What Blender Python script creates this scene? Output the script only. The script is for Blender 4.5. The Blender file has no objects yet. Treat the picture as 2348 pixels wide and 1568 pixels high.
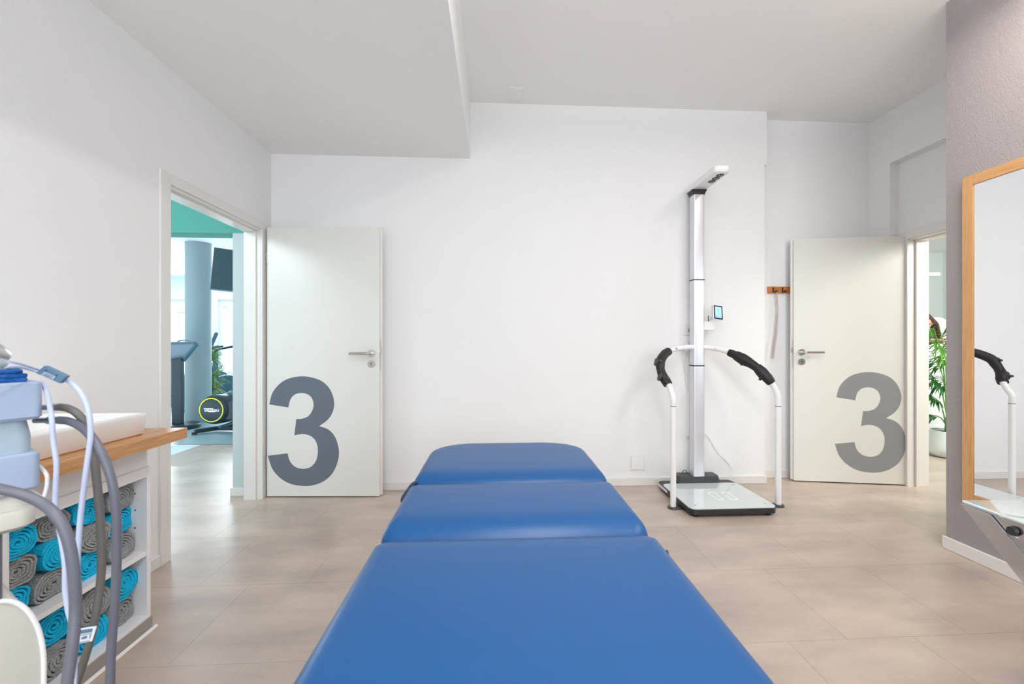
import bpy, bmesh, math, random
from mathutils import Vector, Matrix, noise
from mathutils.geometry import tessellate_polygon

# ------------------------------------------------------------------ camera, world, light, exposure
sc = bpy.context.scene
COL = sc.collection
CAMH = 1.135
YAW = math.radians(3.26)
CA, SA = math.cos(YAW), math.sin(YAW)
FPX, CX, CY = 1000.0, 1195.0, 787.0      # focal length and principal point of the 2348x1568 frame

cam_d = bpy.data.cameras.new('camera')
cam = bpy.data.objects.new('camera', cam_d)
COL.objects.link(cam)
cam.location = (0, 0, CAMH)
cam.rotation_euler = (math.pi / 2, 0, -YAW)
cam_d.sensor_width = 36.0
cam_d.lens = FPX / 2348 * 36.0
cam_d.shift_x = (1174 - CX) / 2348
cam_d.shift_y = (CY - 784) / 2348
cam_d.clip_start = 0.02
cam_d.dof.use_dof = True
cam_d.dof.focus_distance = 2.9
cam_d.dof.aperture_fstop = 5.0
sc.camera = cam

w = bpy.data.worlds.new('sky')
sc.world = w
w.use_nodes = True
bg = w.node_tree.nodes['Background']
bg.inputs[0].default_value = (0.86, 0.94, 1.0, 1)
bg.inputs[1].default_value = 3.5

sc.view_settings.view_transform = 'Standard'
sc.view_settings.look = 'None'
sc.view_settings.gamma = 1.0
sc.view_settings.use_curve_mapping = False
sc.view_settings.exposure = -0.17
sc.cycles.max_bounces = 12
sc.cycles.diffuse_bounces = 7
sc.cycles.glossy_bounces = 5
sc.cycles.use_denoising = True
sc.cycles.sample_clamp_indirect = 4.0
sc.cycles.caustics_reflective = False
sc.cycles.caustics_refractive = False


def area(name, loc, target, sx, sy, power, color, parent=None):
    d = bpy.data.lights.new(name, 'AREA')
    d.shape = 'RECTANGLE'
    d.size, d.size_y, d.energy, d.color = sx, sy, power, color
    o = bpy.data.objects.new(name, d)
    COL.objects.link(o)
    o.location = loc
    v = Vector(target) - Vector(loc)
    o.rotation_euler = v.to_track_quat('-Z', 'Z').to_euler()
    if parent:
        o.parent = parent
        o.location = Vector(loc) - parent.location
    return o


# daylight entering by the windows behind the camera (treatment room) and those of the gym, then added fills
area('daylight', (0.6, -2.32, 1.75), (0.6, 0, 1.55), 3.6, 1.7, 84, (0.87, 0.94, 1.0))
area('daylight_gym', (-6.2, 9.6, 1.6), (-5.2, 0, 1.3), 6.0, 2.2, 310, (0.86, 0.95, 1.0))
area('fill_hall', (-2.9, 1.6, 2.45), (-2.9, 2.6, 0), 0.8, 1.6, 56, (0.84, 0.95, 1.0))  # added fill under the hall ceiling, brightens floor and jambs; no window here
area('fill_reception', (5.2, 2.5, 2.45), (5.2, 4.2, 0.8), 1.6, 1.6, 150, (0.96, 1.0, 0.95))  # added fill that brightens the reception; stands for no window or fitting
area('fill_passage', (4.5, 1.7, 2.35), (3.3, 3.3, 0.9), 0.7, 0.7, 42, (1.0, 0.95, 0.84))  # added warm fill aimed at the right door jamb and leaf


# ------------------------------------------------------------------ measuring helpers (photo pixel -> place in the room)
def ray(px, py):
    u = (px - CX) / FPX
    v = (CY - py) / FPX
    return Vector((u * CA + SA, CA - u * SA, v))


def at(px, py, z):
    r = ray(px, py)
    return Vector((0, 0, CAMH)) + r * z


def atX(px, py, X):
    r = ray(px, py)
    return Vector((0, 0, CAMH)) + r * (X / r.x)


def atY(px, py, Y):
    r = ray(px, py)
    return Vector((0, 0, CAMH)) + r * (Y / r.y)


def atZ(px, py, Z):
    r = ray(px, py)
    return Vector((0, 0, CAMH)) + r * ((Z - CAMH) / r.z)


# ------------------------------------------------------------------ materials
def mat(name, col, rough=0.5, metal=0.0, spec=0.5, bump=None, var=None, coat=0.0, emit=None, sheen=0.0,
        alpha=None, stretch=None, objvar=0.0):
    m = bpy.data.materials.new(name)
    m.use_nodes = True
    nt = m.node_tree
    b = nt.nodes['Principled BSDF']
    b.inputs['Base Color'].default_value = (*col, 1)
    b.inputs['Roughness'].default_value = rough
    b.inputs['Metallic'].default_value = metal
    b.inputs['Specular IOR Level'].default_value = spec
    b.inputs['Coat Weight'].default_value = coat
    if coat:
        b.inputs['Coat Roughness'].default_value = 0.08
    if sheen:
        b.inputs['Sheen Weight'].default_value = sheen
    if emit:
        b.inputs['Emission Color'].default_value = (*emit[0], 1)
        b.inputs['Emission Strength'].default_value = emit[1]
    if alpha is not None:
        b.inputs['Alpha'].default_value = alpha
    vec = None
    if bump or var:
        g = nt.nodes.new('ShaderNodeNewGeometry')
        mp = nt.nodes.new('ShaderNodeMapping')
        nt.links.new(g.outputs['Position'], mp.inputs['Vector'])
        if stretch:
            mp.inputs['Scale'].default_value = stretch
        vec = mp.outputs['Vector']
    csock = None
    if var:
        scale, amount, detail = var
        n = nt.nodes.new('ShaderNodeTexNoise')
        n.inputs['Scale'].default_value = scale
        n.inputs['Detail'].default_value = detail
        n.inputs['Roughness'].default_value = 0.6
        nt.links.new(vec, n.inputs['Vector'])
        r = nt.nodes.new('ShaderNodeMapRange')
        r.inputs['From Min'].default_value = 0.3
        r.inputs['From Max'].default_value = 0.7
        r.inputs['To Min'].default_value = 1 - amount
        r.inputs['To Max'].default_value = 1 + amount * 0.6
        nt.links.new(n.outputs['Fac'], r.inputs['Value'])
        mx = nt.nodes.new('ShaderNodeMix')
        mx.data_type = 'RGBA'
        mx.blend_type = 'MULTIPLY'
        mx.inputs[0].default_value = 1
        mx.inputs[6].default_value = (*col, 1)
        nt.links.new(r.outputs['Result'], mx.inputs[7])
        csock = mx.outputs[2]
        if objvar:
            oi = nt.nodes.new('ShaderNodeObjectInfo')
            r2 = nt.nodes.new('ShaderNodeMapRange')
            r2.inputs['To Min'].default_value = 1 - objvar
            r2.inputs['To Max'].default_value = 1 + objvar
            nt.links.new(oi.outputs['Random'], r2.inputs['Value'])
            m2 = nt.nodes.new('ShaderNodeMix')
            m2.data_type = 'RGBA'
            m2.blend_type = 'MULTIPLY'
            m2.inputs[0].default_value = 1
            nt.links.new(csock, m2.inputs[6])
            nt.links.new(r2.outputs['Result'], m2.inputs[7])
            csock = m2.outputs[2]
        nt.links.new(csock, b.inputs['Base Color'])
    if bump:
        scale, strength, dist = bump
        n = nt.nodes.new('ShaderNodeTexNoise')
        n.inputs['Scale'].default_value = scale
        n.inputs['Detail'].default_value = 3
        nt.links.new(vec, n.inputs['Vector'])
        bp = nt.nodes.new('ShaderNodeBump')
        bp.inputs['Strength'].default_value = strength
        bp.inputs['Distance'].default_value = dist
        nt.links.new(n.outputs['Fac'], bp.inputs['Height'])
        nt.links.new(bp.outputs['Normal'], b.inputs['Normal'])
    return m


def wood(name, c1, c2, stretch, rough=0.35, scale=14.0):
    m = bpy.data.materials.new(name)
    m.use_nodes = True
    nt = m.node_tree
    b = nt.nodes['Principled BSDF']
    b.inputs['Roughness'].default_value = rough
    g = nt.nodes.new('ShaderNodeNewGeometry')
    mp = nt.nodes.new('ShaderNodeMapping')
    mp.inputs['Scale'].default_value = stretch
    nt.links.new(g.outputs['Position'], mp.inputs['Vector'])
    n = nt.nodes.new('ShaderNodeTexNoise')
    n.inputs['Scale'].default_value = scale
    n.inputs['Detail'].default_value = 6
    n.inputs['Roughness'].default_value = 0.65
    n.inputs['Distortion'].default_value = 0.6
    nt.links.new(mp.outputs['Vector'], n.inputs['Vector'])
    cr = nt.nodes.new('ShaderNodeValToRGB')
    cr.color_ramp.elements[0].position = 0.32
    cr.color_ramp.elements[0].color = (*c2, 1)
    cr.color_ramp.elements[1].position = 0.66
    cr.color_ramp.elements[1].color = (*c1, 1)
    nt.links.new(n.outputs['Fac'], cr.inputs['Fac'])
    nt.links.new(cr.outputs['Color'], b.inputs['Base Color'])
    return m


def glass_mat(name, tint=(1, 1, 1), refl=0.06):
    m = bpy.data.materials.new(name)
    m.use_nodes = True
    nt = m.node_tree
    for n in list(nt.nodes):
        nt.nodes.remove(n)
    out = nt.nodes.new('ShaderNodeOutputMaterial')
    t = nt.nodes.new('ShaderNodeBsdfTransparent')
    t.inputs[0].default_value = (*tint, 1)
    g = nt.nodes.new('ShaderNodeBsdfGlossy')
    g.inputs['Roughness'].default_value = 0.02
    mx = nt.nodes.new('ShaderNodeMixShader')
    mx.inputs[0].default_value = refl
    nt.links.new(t.outputs[0], mx.inputs[1])
    nt.links.new(g.outputs[0], mx.inputs[2])
    nt.links.new(mx.outputs[0], out.inputs[0])
    return m


M = {}
M['wall'] = mat('wall_paint_white', (0.84, 0.84, 0.845), 0.85, spec=0.25, bump=(210, 0.5, 0.002))
M['ceil'] = mat('ceiling_paint', (0.88, 0.88, 0.875), 0.9, spec=0.2)
M['grey'] = mat('wall_paint_grey', (0.345, 0.318, 0.32), 0.9, spec=0.2, bump=(150, 0.8, 0.004))
M['mint'] = mat('wall_paint_green', (0.13, 0.43, 0.36), 0.85, spec=0.2)
M['pale'] = mat('wall_pale', (0.56, 0.63, 0.64), 0.85, spec=0.2)
M['gymwall'] = mat('wall_paint_gym', (0.78, 0.87, 0.90), 0.85, spec=0.2)
M['trim'] = mat('trim_paint', (0.77, 0.755, 0.73), 0.35)
M['door'] = mat('door_lacquer', (0.735, 0.735, 0.70), 0.28, bump=(60, 0.04, 0.001))
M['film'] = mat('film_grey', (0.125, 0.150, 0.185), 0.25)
M['film2'] = mat('film_grey_pale', (0.26, 0.265, 0.275), 0.3)  # paler grey than film, for the numeral on the right hand door
M['tile'] = mat('vinyl_tile', (0.50, 0.408, 0.345), 0.31, spec=0.65, bump=(420, 0.10, 0.0006), var=(3.2, 0.27, 12), stretch=(0.55, 1.3, 1), objvar=0.018)
M['joint'] = mat('vinyl_joint', (0.40, 0.34, 0.29), 0.6)
M['gymfloor'] = mat('rubber_floor_blue', (0.30, 0.42, 0.47), 0.35, var=(3, 0.12, 6))
M['blue'] = mat('vinyl_blue', (0.0015, 0.068, 0.220), 0.38, spec=0.45, bump=(900, 0.06, 0.0004))
M['bluedark'] = mat('plastic_navy', (0.01, 0.025, 0.07), 0.3)
M['steel'] = mat('brushed_steel', (0.62, 0.60, 0.57), 0.28, metal=1.0)
M['chrome'] = mat('polished_steel', (0.72, 0.73, 0.75), 0.10, metal=1.0)
M['alu'] = mat('anodised_aluminium', (0.70, 0.70, 0.75), 0.34, metal=0.45)
M['white'] = mat('white_plastic', (0.83, 0.83, 0.83), 0.3)
M['powder'] = mat('white_powder_coat', (0.84, 0.84, 0.85), 0.32)
M['black'] = mat('black_plastic', (0.018, 0.018, 0.02), 0.4)
M['blackrub'] = mat('black_rubber', (0.013, 0.012, 0.013), 0.5, spec=0.35, bump=(300, 0.15, 0.0005))
M['charcoal'] = mat('charcoal_metal', (0.045, 0.045, 0.055), 0.4)
M['mintglass'] = mat('frosted_glass_top', (0.62, 0.70, 0.69), 0.04, spec=0.7, coat=0.6)
M['print'] = mat('white_print_glow', (0.95, 0.97, 0.97), 0.4, emit=((0.9, 1, 1), 0.25))  # faint glow put in so plain white print looks lit
M['red'] = mat('red_print', (0.65, 0.05, 0.08), 0.4)
M['screen'] = mat('screen_lit', (0.25, 0.45, 0.5), 0.2, emit=((0.42, 0.72, 0.80), 0.85))
M['ink'] = mat('screen_ink', (0.12, 0.22, 0.30), 0.4)
M['oak'] = wood('oak_edge', (0.62, 0.34, 0.14), (0.36, 0.16, 0.05), (6, 0.9, 22), 0.32, 9)
M['oaktop'] = wood('oak_top', (0.62, 0.40, 0.22), (0.50, 0.29, 0.13), (9, 0.7, 9), 0.22, 9)
M['beech'] = wood('beech_frame', (0.62, 0.35, 0.15), (0.50, 0.26, 0.095), (9, 9, 0.8), 0.4, 8)
M['beechh'] = wood('beech_frame_rail', (0.62, 0.35, 0.15), (0.50, 0.26, 0.095), (9, 0.8, 9), 0.4, 8)
M['rail'] = wood('cherry_rail', (0.58, 0.22, 0.06), (0.42, 0.13, 0.03), (1, 9, 12), 0.4, 10)
M['plinth'] = mat('plinth_grey', (0.31, 0.285, 0.265), 0.5)
M['cab'] = mat('cabinet_white', (0.82, 0.82, 0.835), 0.4)
M['ceramic'] = mat('ceramic', (0.86, 0.86, 0.86), 0.06, spec=0.6, coat=0.4)
M['tq'] = mat('terry_turquoise', (0.0, 0.62, 1.0), 0.95, spec=0.1, sheen=0.1, bump=(330, 1.0, 0.006), var=(230, 0.2, 3))
M['gy'] = mat('terry_grey', (0.40, 0.42, 0.42), 0.95, spec=0.1, sheen=0.1, bump=(330, 1.0, 0.006), var=(230, 0.5, 3))
M['device'] = mat('device_pale_blue', (0.36, 0.44, 0.58), 0.45)
M['device2'] = mat('device_grey_blue', (0.38, 0.48, 0.55), 0.45)
M['beige'] = mat('device_beige', (0.55, 0.54, 0.48), 0.4)
M['hose'] = mat('hose_grey', (0.115, 0.12, 0.15), 0.42)
M['hose2'] = mat('hose_brown_grey', (0.115, 0.108, 0.10), 0.42)
M['cord'] = mat('cord_white', (0.50, 0.56, 0.74), 0.4)
M['strap'] = mat('strap_blue', (0.0, 0.10, 0.38), 0.6, bump=(160, 1.0, 0.003))
M['tagblue'] = mat('tag_steel_blue', (0.10, 0.20, 0.30), 0.4)
M['paper'] = mat('label_paper', (0.72, 0.76, 0.84), 0.5)
M['mirror'] = mat('mirror_silver', (0.93, 0.94, 0.95), 0.0, metal=1.0)
M['glass'] = glass_mat('window_glass')
M['frost'] = mat('frosted_film', (0.9, 0.93, 0.95), 0.6)
_b = M['frost'].node_tree
_t = _b.nodes.new('ShaderNodeBsdfTranslucent')
_t.inputs[0].default_value = (0.92, 0.96, 0.98, 1)
_b.links.new(_t.outputs[0], _b.nodes['Material Output'].inputs[0])
M['clear'] = mat('clear_plastic', (0.52, 0.44, 0.43), 0.15, alpha=0.55)
M['column'] = mat('column_paint', (0.29, 0.37, 0.39), 0.6)
M['gymdark'] = mat('gym_machine_dark', (0.014, 0.032, 0.045), 0.4)
M['gymmid'] = mat('gym_machine_blue', (0.055, 0.14, 0.19), 0.4)
M['gymlight'] = mat('gym_machine_light', (0.24, 0.31, 0.37), 0.3)
M['tv'] = mat('tv_glass', (0.035, 0.085, 0.10), 0.12)
M['yellow'] = mat('yellow_ring', (0.80, 0.82, 0.02), 0.4)
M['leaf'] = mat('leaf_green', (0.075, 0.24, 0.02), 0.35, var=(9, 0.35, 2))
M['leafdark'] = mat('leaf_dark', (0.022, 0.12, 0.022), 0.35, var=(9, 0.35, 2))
M['leafgym'] = mat('leaf_gym', (0.26, 0.42, 0.13), 0.45, var=(12, 0.4, 2))
M['stem'] = mat('stem_green', (0.13, 0.30, 0.06), 0.5)
M['bark'] = mat('bark', (0.16, 0.15, 0.12), 0.8)
M['soil'] = mat('soil', (0.035, 0.02, 0.012), 0.9, bump=(90, 1, 0.01))
M['pot'] = mat('pot_white', (0.72, 0.79, 0.80), 0.35)
M['recep'] = mat('wall_paint_reception', (0.74, 0.80, 0.79), 0.85, spec=0.2)
M['desk'] = mat('desk_pale', (0.74, 0.80, 0.80), 0.4)
M['skin'] = mat('skin', (0.62, 0.34, 0.24), 0.5)
M['hair'] = mat('hair_brown', (0.075, 0.032, 0.018), 0.45, bump=(90, 0.8, 0.01), stretch=(1, 1, 0.15))
M['mask'] = mat('mask_blue', (0.30, 0.62, 0.78), 0.7)
M['shirt'] = mat('shirt_black', (0.012, 0.014, 0.02), 0.8)
M['lamp'] = mat('lamp_diffuser', (1, 1, 1), 0.5, emit=((1.0, 0.98, 0.94), 6.0))
M['led'] = mat('led_line', (1, 1, 1), 0.5, emit=((1, 1, 1), 3.0))
M['outleaf'] = mat('outdoor_leaves', (0.50, 0.64, 0.45), 0.7)
M['facade'] = mat('outdoor_facade', (0.8, 0.82, 0.8), 0.8)


# ------------------------------------------------------------------ mesh building
class MB:
    def __init__(s):
        s.v, s.f = [], []

    def add(s, vs, fs):
        o = len(s.v)
        s.v += [tuple(v) for v in vs]
        s.f += [tuple(i + o for i in f) for f in fs]
        return s

    def box(s, x0, x1, y0, y1, z0, z1, mtx=None):
        vs = [Vector(p) for p in ((x0, y0, z0), (x1, y0, z0), (x1, y1, z0), (x0, y1, z0),
                                  (x0, y0, z1), (x1, y0, z1), (x1, y1, z1), (x0, y1, z1))]
        if mtx:
            vs = [mtx @ v for v in vs]
        return s.add(vs, [(0, 3, 2, 1), (4, 5, 6, 7), (0, 1, 5, 4), (1, 2, 6, 5), (2, 3, 7, 6), (3, 0, 4, 7)])

    def rings(s, rings, closed=True, cap0=True, cap1=True):
        n = len(rings[0])
        vs = [p for r in rings for p in r]
        fs = []
        for i in range(len(rings) - 1):
            for j in range(n if closed else n - 1):
                k = (j + 1) % n
                fs.append((i * n + j, i * n + k, (i + 1) * n + k, (i + 1) * n + j))
        if cap0:
            fs.append(tuple(reversed(range(n))))
        if cap1:
            fs.append(tuple((len(rings) - 1) * n + j for j in range(n)))
        return s.add(vs, fs)

    def cyl(s, p0, p1, r0, r1=None, n=20):
        return s.tube([p0, p1], [r0, r0 if r1 is None else r1], n, smooth=False)

    def tube(s, pts, rad, n=12, smooth=True, sub=6):
        pts = [Vector(p) for p in pts]
        if not hasattr(rad, '__len__'):
            rad = [rad] * len(pts)
        if smooth and len(pts) > 2:
            pp, rr = [], []
            for i in range(len(pts) - 1):
                a = pts[max(i - 1, 0)]
                b, c = pts[i], pts[i + 1]
                d = pts[min(i + 2, len(pts) - 1)]
                for k in range(sub):
                    t = k / sub
                    pp.append(0.5 * ((2 * b) + (c - a) * t + (2 * a - 5 * b + 4 * c - d) * t * t + (3 * b - a - 3 * c + d) * t ** 3))
                    rr.append(rad[i] * (1 - t) + rad[i + 1] * t)
            pp.append(pts[-1])
            rr.append(rad[-1])
            pts, rad = pp, rr
        rings = []
        t = (pts[1] - pts[0]).normalized()
        nrm = t.orthogonal().normalized()
        for i, p in enumerate(pts):
            if i == 0:
                tt = (pts[1] - pts[0])
            elif i == len(pts) - 1:
                tt = (pts[-1] - pts[-2])
            else:
                tt = (pts[i + 1] - pts[i - 1])
            tt.normalize()
            nrm = (nrm - tt * nrm.dot(tt))
            nrm = nrm.normalized() if nrm.length > 1e-6 else tt.orthogonal().normalized()
            bn = tt.cross(nrm)
            rings.append([p + (nrm * math.cos(2 * math.pi * k / n) + bn * math.sin(2 * math.pi * k / n)) * rad[i] for k in range(n)])
        return s.rings(rings)

    def lathe(s, prof, center, n=32):
        c = Vector(center)
        rings = [[c + Vector((r * math.cos(2 * math.pi * k / n), r * math.sin(2 * math.pi * k / n), z)) for k in range(n)] for r, z in prof]
        return s.rings(rings)

    def prism(s, poly, origin, ex, ey, depth):
        """poly (2D) extruded; ex, ey unit vectors; depth vector"""
        o, ex, ey, d = Vector(origin), Vector(ex), Vector(ey), Vector(depth)
        n = len(poly)
        a = [o + ex * p[0] + ey * p[1] for p in poly]
        b = [q + d for q in a]
        tris = tessellate_polygon([[Vector((p[0], p[1], 0)) for p in poly]])
        fs = [tuple(t) for t in tris] + [tuple(i + n for i in reversed(t)) for t in tris]
        fs += [(i, (i + 1) % n, (i + 1) % n + n, i + n) for i in range(n)]
        return s.add(a + b, fs)

    def slab(s, w, l, r, rings, mtx, n=8, corners=None):
        """loft of rounded rectangles. rings: (inset_x, inset_y, z)"""
        cr = corners or [r] * 4                     # order: +x+y, -x+y, -x-y, +x-y
        out = []
        for ix, iy, z in rings:
            hw, hl = w / 2 - ix, l / 2 - iy
            ring = []
            for ci, (sx, sy) in enumerate(((1, 1), (-1, 1), (-1, -1), (1, -1))):
                rx = min(max(cr[ci] - ix * 0.6, 0.001), hw)
                ry = min(max(cr[ci] - iy * 0.6, 0.001), hl)
                cx, cy = sx * (hw - rx), sy * (hl - ry)
                for k in range(n + 1):
                    a = math.pi / 2 * (ci + k / n)
                    ring.append(mtx @ Vector((cx + rx * math.cos(a), cy + ry * math.sin(a), z)))
            out.append(ring)
        return s.rings(out)

    def build(s, name, material, parent=None, smooth=None, bevel=None, loc=None):
        me = bpy.data.meshes.new(name)
        me.from_pydata(s.v, [], s.f)
        bm = bmesh.new()
        bm.from_mesh(me)
        bmesh.ops.recalc_face_normals(bm, faces=bm.faces)
        if bevel:
            es = [e for e in bm.edges if len(e.link_faces) == 2 and e.calc_face_angle(0) > 0.5]
            bmesh.ops.bevel(bm, geom=es, offset=bevel, segments=2, affect='EDGES', profile=0.5, clamp_overlap=True)
        if loc is not None:
            bmesh.ops.translate(bm, vec=-Vector(loc), verts=bm.verts)
        bm.to_mesh(me)
        bm.free()
        me.materials.append(material)
        if smooth:
            for p in me.polygons:
                p.use_smooth = True
            try:
                me.set_sharp_from_angle(angle=math.radians(smooth))
            except Exception:
                pass
        o = bpy.data.objects.new(name, me)
        COL.objects.link(o)
        if loc is not None:
            o.location = loc
        if parent is not None:
            o.parent = parent
            o.matrix_parent_inverse = Matrix()
            base = Vector((0, 0, 0))
            q = parent
            while q is not None:
                base += q.location
                q = q.parent
            o.location = (Vector(loc) if loc is not None else Vector((0, 0, 0))) - base
        return o


def tag(o, label=None, cat=None, group=None, kind=None):
    if label:
        o['label'] = label
    if cat:
        o['category'] = cat
    if group:
        o['group'] = group
    if kind:
        o['kind'] = kind
    return o


def thing(name, loc, label, cat, group=None, kind=None):
    o = bpy.data.objects.new(name, None)
    o.empty_display_size = 0.1
    COL.objects.link(o)
    o.location = loc
    return tag(o, label, cat, group, kind)


def B(*a, **k):
    return MB().box(*a, **k)


def struct(name, mb, material, label, cat='structure', parent=None, bevel=None):
    o = mb.build(name, material, parent, bevel=bevel)
    if parent is None:
        tag(o, label, cat, kind='structure')
    return o


ROT = lambda deg: Matrix.Rotation(math.radians(deg), 4, 'Z')
T = Matrix.Translation

# ------------------------------------------------------------------ room shell
XL, YB, YB2, XR, XR2 = -1.715, 3.43, 3.56, 3.19, 3.265
XSTEP = 2.20
YF = -2.45
HLOW, HUP = 2.58, 3.02
WL = 0.10
GX = 2.49      # grey wall face
GY = 2.28      # grey wall end

floor = struct('floor', B(-3.3, 7.2, YF - 0.1, 5.065, -0.12, -0.0010), M['joint'], 'greige vinyl tile floor of the treatment room running on through both doorways', 'floor')
rnd = random.Random(5)
tile_me = None
TW, TL, gap = 0.50, 0.52, 0.0006
row0 = 2.12
for j in range(-5, 6):
    y0 = row0 + TL * j
    y1 = y0 + TL
    off = 0.107 if j % 2 == 0 else 0.345
    if y0 > 5.06:
        continue
    for i in range(-7, 14):
        x0 = off + TW * i
        x1 = x0 + TW
        if x1 > 6.6 or x0 < -3.3 or y1 < -0.3:
            continue
        if x0 > 2.7 and y1 < 2.2:
            continue
        if y1 > 5.07:
            o = B(x0 + gap, x1 - gap, y0 + gap, 5.064, -0.0010, 0).build('tile', M['tile'], floor)
            continue
        if tile_me is None:
            o = B(gap, TW - gap, gap, TL - gap, -0.0010, 0).build('tile', M['tile'], floor)
            tile_me = o.data
        else:
            o = bpy.data.objects.new('tile', tile_me)
            COL.objects.link(o)
            o.parent = floor
        o.location = (x0, y0, 0)
struct('floor', B(-10.5, -1.0, 5.065, 10.3, -0.12, 0), M['gymfloor'], 'blue grey sports floor of the gym beyond the left doorway', 'floor')
struct('trim_1', B(-10, -1.0, 5.05, 5.08, 0.0, 0.003), M['steel'], 'thin metal strip between the beige hall floor and the gym floor', 'trim')

# left wall with the doorway
DY0, DY1, DH = 2.375, 3.285, 1.975
mb = MB()
mb.box(XL - WL, XL, YF, DY0, 0, HUP + 0.1)
mb.box(XL - WL, XL, DY1, YB + 0.1, 0, HUP + 0.1)
mb.box(XL - WL, XL, DY0, DY1, DH, HUP + 0.1)
struct('wall_left', mb, M['wall'], 'white textured left wall with the open doorway to the gym', 'wall')
# back wall, its beam end and the recessed stretch behind the second door
mb = MB()
mb.box(XL - WL, XSTEP - 0.022, YB, YB + 0.26, 0, HUP + 0.1)
mb.box(XSTEP - 0.022, XSTEP, YB, YB + 0.26, 2.585, HUP + 0.1)
struct('wall_back', mb, M['wall'], 'long white back wall behind the treatment table and the scale', 'wall')
mb = MB()
mb.box(XSTEP - 0.03, 3.6, YB2, YB2 + 0.14, 0, HUP + 0.1)
struct('wall_back', mb, M['wall'], 'set back stretch of white wall behind the right hand door', 'wall')
# right wall with doorway, pilaster and beam
EY0, EY1 = 2.385, 3.29
mb = MB()
mb.box(XR2, XR2 + 0.14, GY - 0.3, EY0, 0, HUP + 0.1)
mb.box(XR2, XR2 + 0.14, EY1, YB2 + 0.05, 0, HUP + 0.1)
mb.box(XR2, XR2 + 0.14, EY0, EY1, DH, HUP + 0.1)
struct('wall_right', mb, M['wall'], 'white right wall around the doorway to the reception', 'wall')
struct('trim_2', B(XR, XR2 + 0.01, GY - 0.2, YB2 + 0.01, 2.598, HUP + 0.05), M['wall'], 'plastered white beam along the top of the right wall', 'beam')
struct('trim_3', B(XR, XR2 + 0.01, 3.367, YB2 + 0.01, 0, 2.598), M['wall'], 'plastered white pilaster in the far right corner', 'pilaster')
# grey wall
struct('wall_grey', B(GX, XR2 + 0.14, YF, GY, 0, HUP + 0.1), M['grey'], 'grey textured wall stub carrying the wooden mirror', 'wall')
# wall behind the camera with two windows
mb = MB()
mb.box(XL - WL, GX + 0.1, YF - 0.15, YF, 0, 0.85)
mb.box(XL - WL, GX + 0.1, YF - 0.15, YF, 2.65, HUP + 0.1)
mb.box(XL - WL, -1.3, YF - 0.15, YF, 0.85, 2.65)
mb.box(0.5, 0.7, YF - 0.15, YF, 0.85, 2.65)
mb.box(2.4, GX + 0.1, YF - 0.15, YF, 0.85, 2.65)
struct('wall_front', mb, M['wall'], 'white window wall behind the viewer', 'wall')
for k, (x0, x1) in enumerate(((-1.3, 0.5), (0.7, 2.4))):
    wnd = thing('window_%d' % (k + 1), ((x0 + x1) / 2, YF - 0.1, 0.85), 'white framed window in the wall behind the viewer', 'window', kind='structure')
    for a in ((x0, x0 + 0.06, 0.85, 2.65), (x1 - 0.06, x1, 0.85, 2.65), (x0 + 0.06, x1 - 0.06, 0.85, 0.91), (x0 + 0.06, x1 - 0.06, 2.59, 2.65),
              ((x0 + x1) / 2 - 0.04, (x0 + x1) / 2 + 0.04, 0.91, 2.59)):
        B(a[0], a[1], YF - 0.13, YF - 0.06, a[2], a[3]).build('window_frame', M['trim'], wnd)
    B(x0 + 0.06, x1 - 0.06, YF - 0.10, YF - 0.095, 0.91, 2.59).build('pane', M['glass'], wnd)
# ceilings
struct('ceiling', B(-0.203, 3.5, YF - 0.1, YB2 + 0.1, HUP, HUP + 0.12), M['ceil'], 'high white ceiling over the right part of the room', 'ceiling')
struct('ceiling', B(XL - WL, -0.203, YF - 0.1, YB + 0.1, HLOW, HUP + 0.12), M['ceil'], 'lower white ceiling over the left part of the room', 'ceiling')
# baseboards
bh, bt = 0.062, 0.013
struct('baseboard_left', B(XL, XL + bt, 1.83, 2.315, 0, bh), M['trim'], 'white skirting on the left wall between cabinet and door frame', 'baseboard', bevel=0.003)
struct('baseboard_back', B(XL, XSTEP - 0.022 + bt, YB - bt, YB, 0, bh), M['trim'], 'white skirting along the long back wall', 'baseboard', bevel=0.003)
struct('baseboard_back', B(XSTEP - 0.022, XR, YB2 - bt, YB2, 0, bh), M['trim'], 'white skirting on the set back wall behind the right hand door', 'baseboard', bevel=0.003)
struct('baseboard_grey', B(GX - bt, GX, YF, GY + 0.012, 0, 0.068), M['trim'], 'white skirting at the foot of the grey wall', 'baseboard', bevel=0.004)

# ---- hall and gym beyond the left doorway
HY = 3.36
mb = MB()
mb.box(-1.957, XL - WL + 0.001, HY, HY + 0.16, 0, 1.954)
struct('wall_hall', mb, M['pale'], 'pale wall end beside the opening between hall and gym', 'wall')  # bright light on this wall end is put into its pale colour
struct('wall_hall', B(-3.4, XL - WL + 0.001, HY, HY + 0.16, 1.954, 2.6), M['mint'], 'green painted wall strip over the opening to the gym', 'wall')
struct('baseboard_hall', B(-1.957 - bt, XL - WL, HY - bt, HY, 0, bh), M['trim'], 'white skirting round the pale wall end in the hall', 'baseboard', bevel=0.003)
struct('wall_hall', B(-3.5, -3.3, 0.8, HY + 0.16, 0, 2.6), M['pale'], 'far side wall of the hall', 'wall')
struct('wall_hall', B(-3.5, XL - WL, 0.7, 0.8, 0, 2.6), M['pale'], 'near end wall of the hall', 'wall')
struct('ceiling', B(-3.5, XL - WL, 0.7, HY + 0.16, 2.58, 2.7), M['ceil'], 'white ceiling of the hall', 'ceiling')
struct('ceiling', B(-10.5, -1.0, HY + 0.16, 10.3, 2.58, 2.7), M['ceil'], 'white ceiling of the gym', 'ceiling')
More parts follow.
